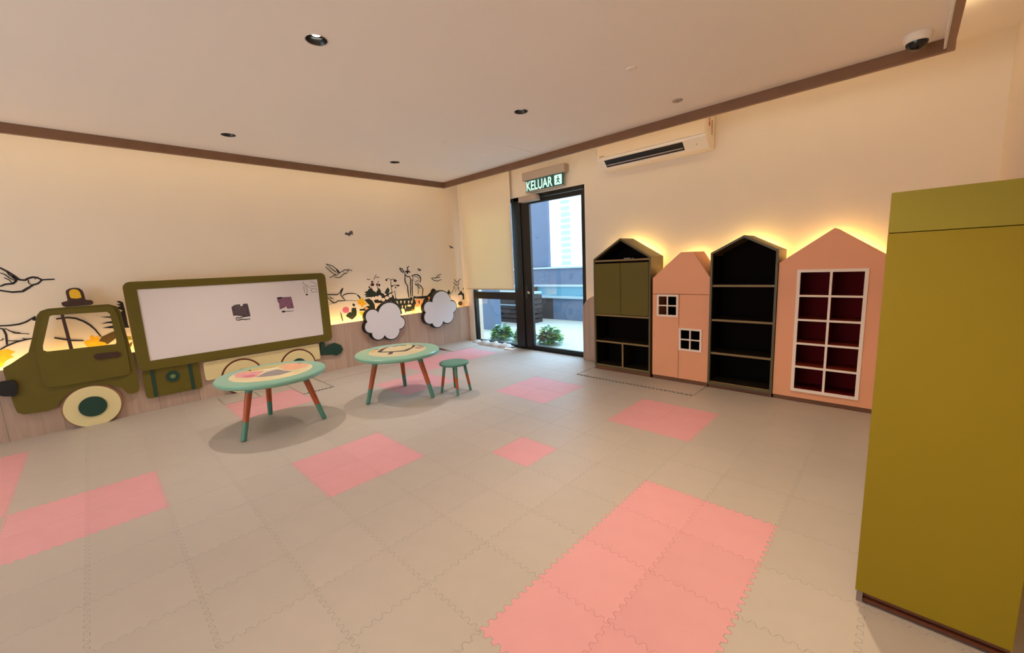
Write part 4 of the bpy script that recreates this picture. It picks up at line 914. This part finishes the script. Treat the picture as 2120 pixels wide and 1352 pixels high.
decal('pink_tulip_drawing', 'pink mural tulip with a dark leaf next to the whiteboard', [('p', R6, K6, [(600, 880), (620, 830), (690, 800), (760, 825), (775, 900), (740, 950), (670, 965), (615, 930)], M_MPNK),
    ('p', R6, K6, [(690, 1040), (720, 985), (790, 930), (830, 950), (840, 830), (950, 825), (965, 930), (960, 1020), (900, 1090), (845, 1130), (760, 1080)], M_INKG), ('p', R6, K6, [(850, 735), (880, 715), (930, 745), (900, 800), (870, 775)], M_INK),
    ('p', R6, K6, [(545, 900), (580, 980), (630, 1160), (600, 1175), (565, 1060)], M_LEAFB)])
decal('yellow_star_flower_drawing', 'yellow star shaped mural flower left of the lower cloud', [('p', R6, K6, [(970, 640), (1040, 610), (1110, 570), (1150, 620), (1180, 680), (1240, 730), (1150, 760), (1100, 830), (1060, 760), (980, 720), (1000, 680)], M_MYEL),
    ('p', R6, K6, [(1160, 620), (1280, 590), (1360, 640), (1420, 740), (1440, 880), (1300, 930), (1180, 900), (1040, 900), (1040, 860), (1140, 850), (1210, 790), (1300, 770), (1220, 690)], M_INKG), ('p', R6, K6, [(1170, 850), (1210, 800), (1270, 850), (1200, 890)], M_MPEACH), ('p', R6, K6, [(1035, 930), (1130, 920), (1130, 990), (1080, 1035)], M_MYEL)])

# ------------------------------------------------------------------ outside the door
M_CONC = mat('blue_grey_render', (92, 112, 140), 0.85, 0.08, 3)
M_CONCD = mat('dark_grey_render', (50, 58, 66), 0.85, 0.1, 3)
M_DECK = mat('pale_stone_ground', (176, 188, 184), 0.8, 0.06, 8)
M_STEEL = mat('pale_coping', (170, 196, 206), 0.4)
struct(MB().box(-14, 1, YB+0.20, 14, -0.30, -0.04, M_DECK).build('floor_outside'))
tag(MB().box(-9.0, -5.42, 6.9, 7.1, -0.04, 0.42, M_CONCD).box(-5.42, -2.0, 6.9, 7.1, -0.04, 0.42, M_CONC).box(-9, -2.0, 6.85, 7.15, 0.42, 0.46, M_STEEL).build('parapet_wall'), 'low rendered parapet wall outside beyond the plants', 'parapet wall')
gb = thing('glass_balustrade', 'pale blue glass balustrade with a metal rail on the parapet outside', 'balustrade', (-5.4, 7.0, 0.46))
M_BLUG = mat('pale_blue_glass', (104, 164, 188), 0.2)
MB().box(-9.0, -2.0, 6.99, 7.0, 0.46, 0.66, M_BLUG).build('glass_panel', gb)
MB().box(-9.0, -2.0, 6.96, 7.03, 0.66, 0.70, M_STEEL).build('rail', gb)
MB().box(-5.98, -5.93, 6.93, 6.99, 0.46, 0.66, M_BROWN).build('post', gb)
tag(MB().box(-9, -3.0, 8.6, 8.8, -0.04, 1.02, M_CONC).box(-9, -3.0, 8.55, 8.85, 1.02, 1.06, M_STEEL).build('boundary_wall'), 'blue grey boundary wall outside behind the glass balustrade', 'wall')
tag(MB().box(-9.4, -7.10, 8.9, 9.0, -0.04, 4.5, M_CONC).build('building_column'), 'tall blue grey building column seen through the door pane', 'building')
tag(MB().box(-6.9, -5.47, 5.2, 5.35, -0.04, 1.3, M_CONC).build('rendered_pier'), 'grey blue rendered pier outside the lower window pane', 'pier')
tw = thing('office_tower', 'distant pale glass tower standing in the haze beyond the terrace', 'building', (-34, 45, -10))
TW = at(1178, 500, 'y', 45)
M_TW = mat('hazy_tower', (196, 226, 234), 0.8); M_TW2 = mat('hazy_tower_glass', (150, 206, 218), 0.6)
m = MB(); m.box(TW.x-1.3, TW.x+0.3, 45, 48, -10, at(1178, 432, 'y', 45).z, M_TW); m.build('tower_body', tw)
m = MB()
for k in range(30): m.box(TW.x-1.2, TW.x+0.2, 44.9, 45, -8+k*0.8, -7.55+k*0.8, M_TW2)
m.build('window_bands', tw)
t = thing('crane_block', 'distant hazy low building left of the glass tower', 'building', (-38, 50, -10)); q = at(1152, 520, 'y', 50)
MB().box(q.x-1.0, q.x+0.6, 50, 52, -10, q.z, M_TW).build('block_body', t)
# dark slatted timber stack behind the lower window pane
fs_ = thing('timber_stack', 'dark stacked timber slats outside behind the plants', 'timber stack', (-6.2, 6.2, -0.04))
M_TIM = wood_mat('weathered_timber', (48, 44, 46), 0.3, 0.8, (2, 20, 20)); random.seed(3)
for k in range(6):
    z = -0.04+k*0.10; MB().box(-7.0, -5.40, 6.1, 6.5, z, z+0.072, M_TIM).build('slat_board', fs_)
MB().box(-7.0, -5.40, 6.08, 6.5, 0.56, 0.60, M_STEEL).build('coping', fs_)
MB().box(-7.0, -5.40, 6.06, 6.1, 0.33, 0.35, M_STEEL).build('pale_batten', fs_)
# plants
M_LEAF = [mat('leaf_green', (150, 196, 96), 0.35, 0.15, 9), mat('leaf_teal', (150, 206, 176), 0.35, 0.15, 9), mat('leaf_dark', (56, 116, 74), 0.5, 0.2, 9)]
def bush(cx, cy, r, h, n, label, seed):
    random.seed(seed); t = thing('leafy_shrub', label, 'shrub', (cx, cy, -0.04), 'low shrubs outside the glass'); m = MB(); st_ = MB()
    for k in range(n):
        a = random.uniform(0, 2*PI); rr = r*math.sqrt(random.random()); z = -0.04+h*(1-(rr/r)**2*0.55)*random.uniform(0.25, 1.0)
        c_ = Vector((cx+rr*math.cos(a), cy+rr*math.sin(a)*0.7, z)); L_ = random.uniform(0.07, 0.12); d = Vector((math.cos(a), math.sin(a), random.uniform(-0.5, 0.45))).normalized()
        sd = d.cross(Vector((0, 0, 1))).normalized(); up = sd.cross(d)*0.012
        v = [c_, c_+d*L_*0.3+sd*L_*0.27+up, c_+d*L_*0.7+sd*L_*0.22+up, c_+d*L_, c_+d*L_*0.7-sd*L_*0.22+up, c_+d*L_*0.3-sd*L_*0.27+up, c_+d*L_*0.5]
        m.add(v, [(0, 1, 6), (1, 2, 6), (2, 3, 6), (3, 4, 6), (4, 5, 6), (5, 0, 6)], random.choice(M_LEAF))
        if k % 14 == 0: st_.tube([(cx+(c_.x-cx)*0.2, cy+(c_.y-cy)*0.2, -0.04), tuple(c_)], 0.004, M_LEAF[2], 6)
    f = m.build('foliage', t); st_.build('stems', t)
bush(-4.72, 4.62, 0.14, 0.24, 340, 'green shrub outside behind the lower window pane', 1)
bush(-4.24, 4.66, 0.14, 0.24, 340, 'green shrub outside at the door mullion', 2)
bush(-3.78, 4.72, 0.14, 0.26, 360, 'bright leafy shrub outside behind the glass door', 4)
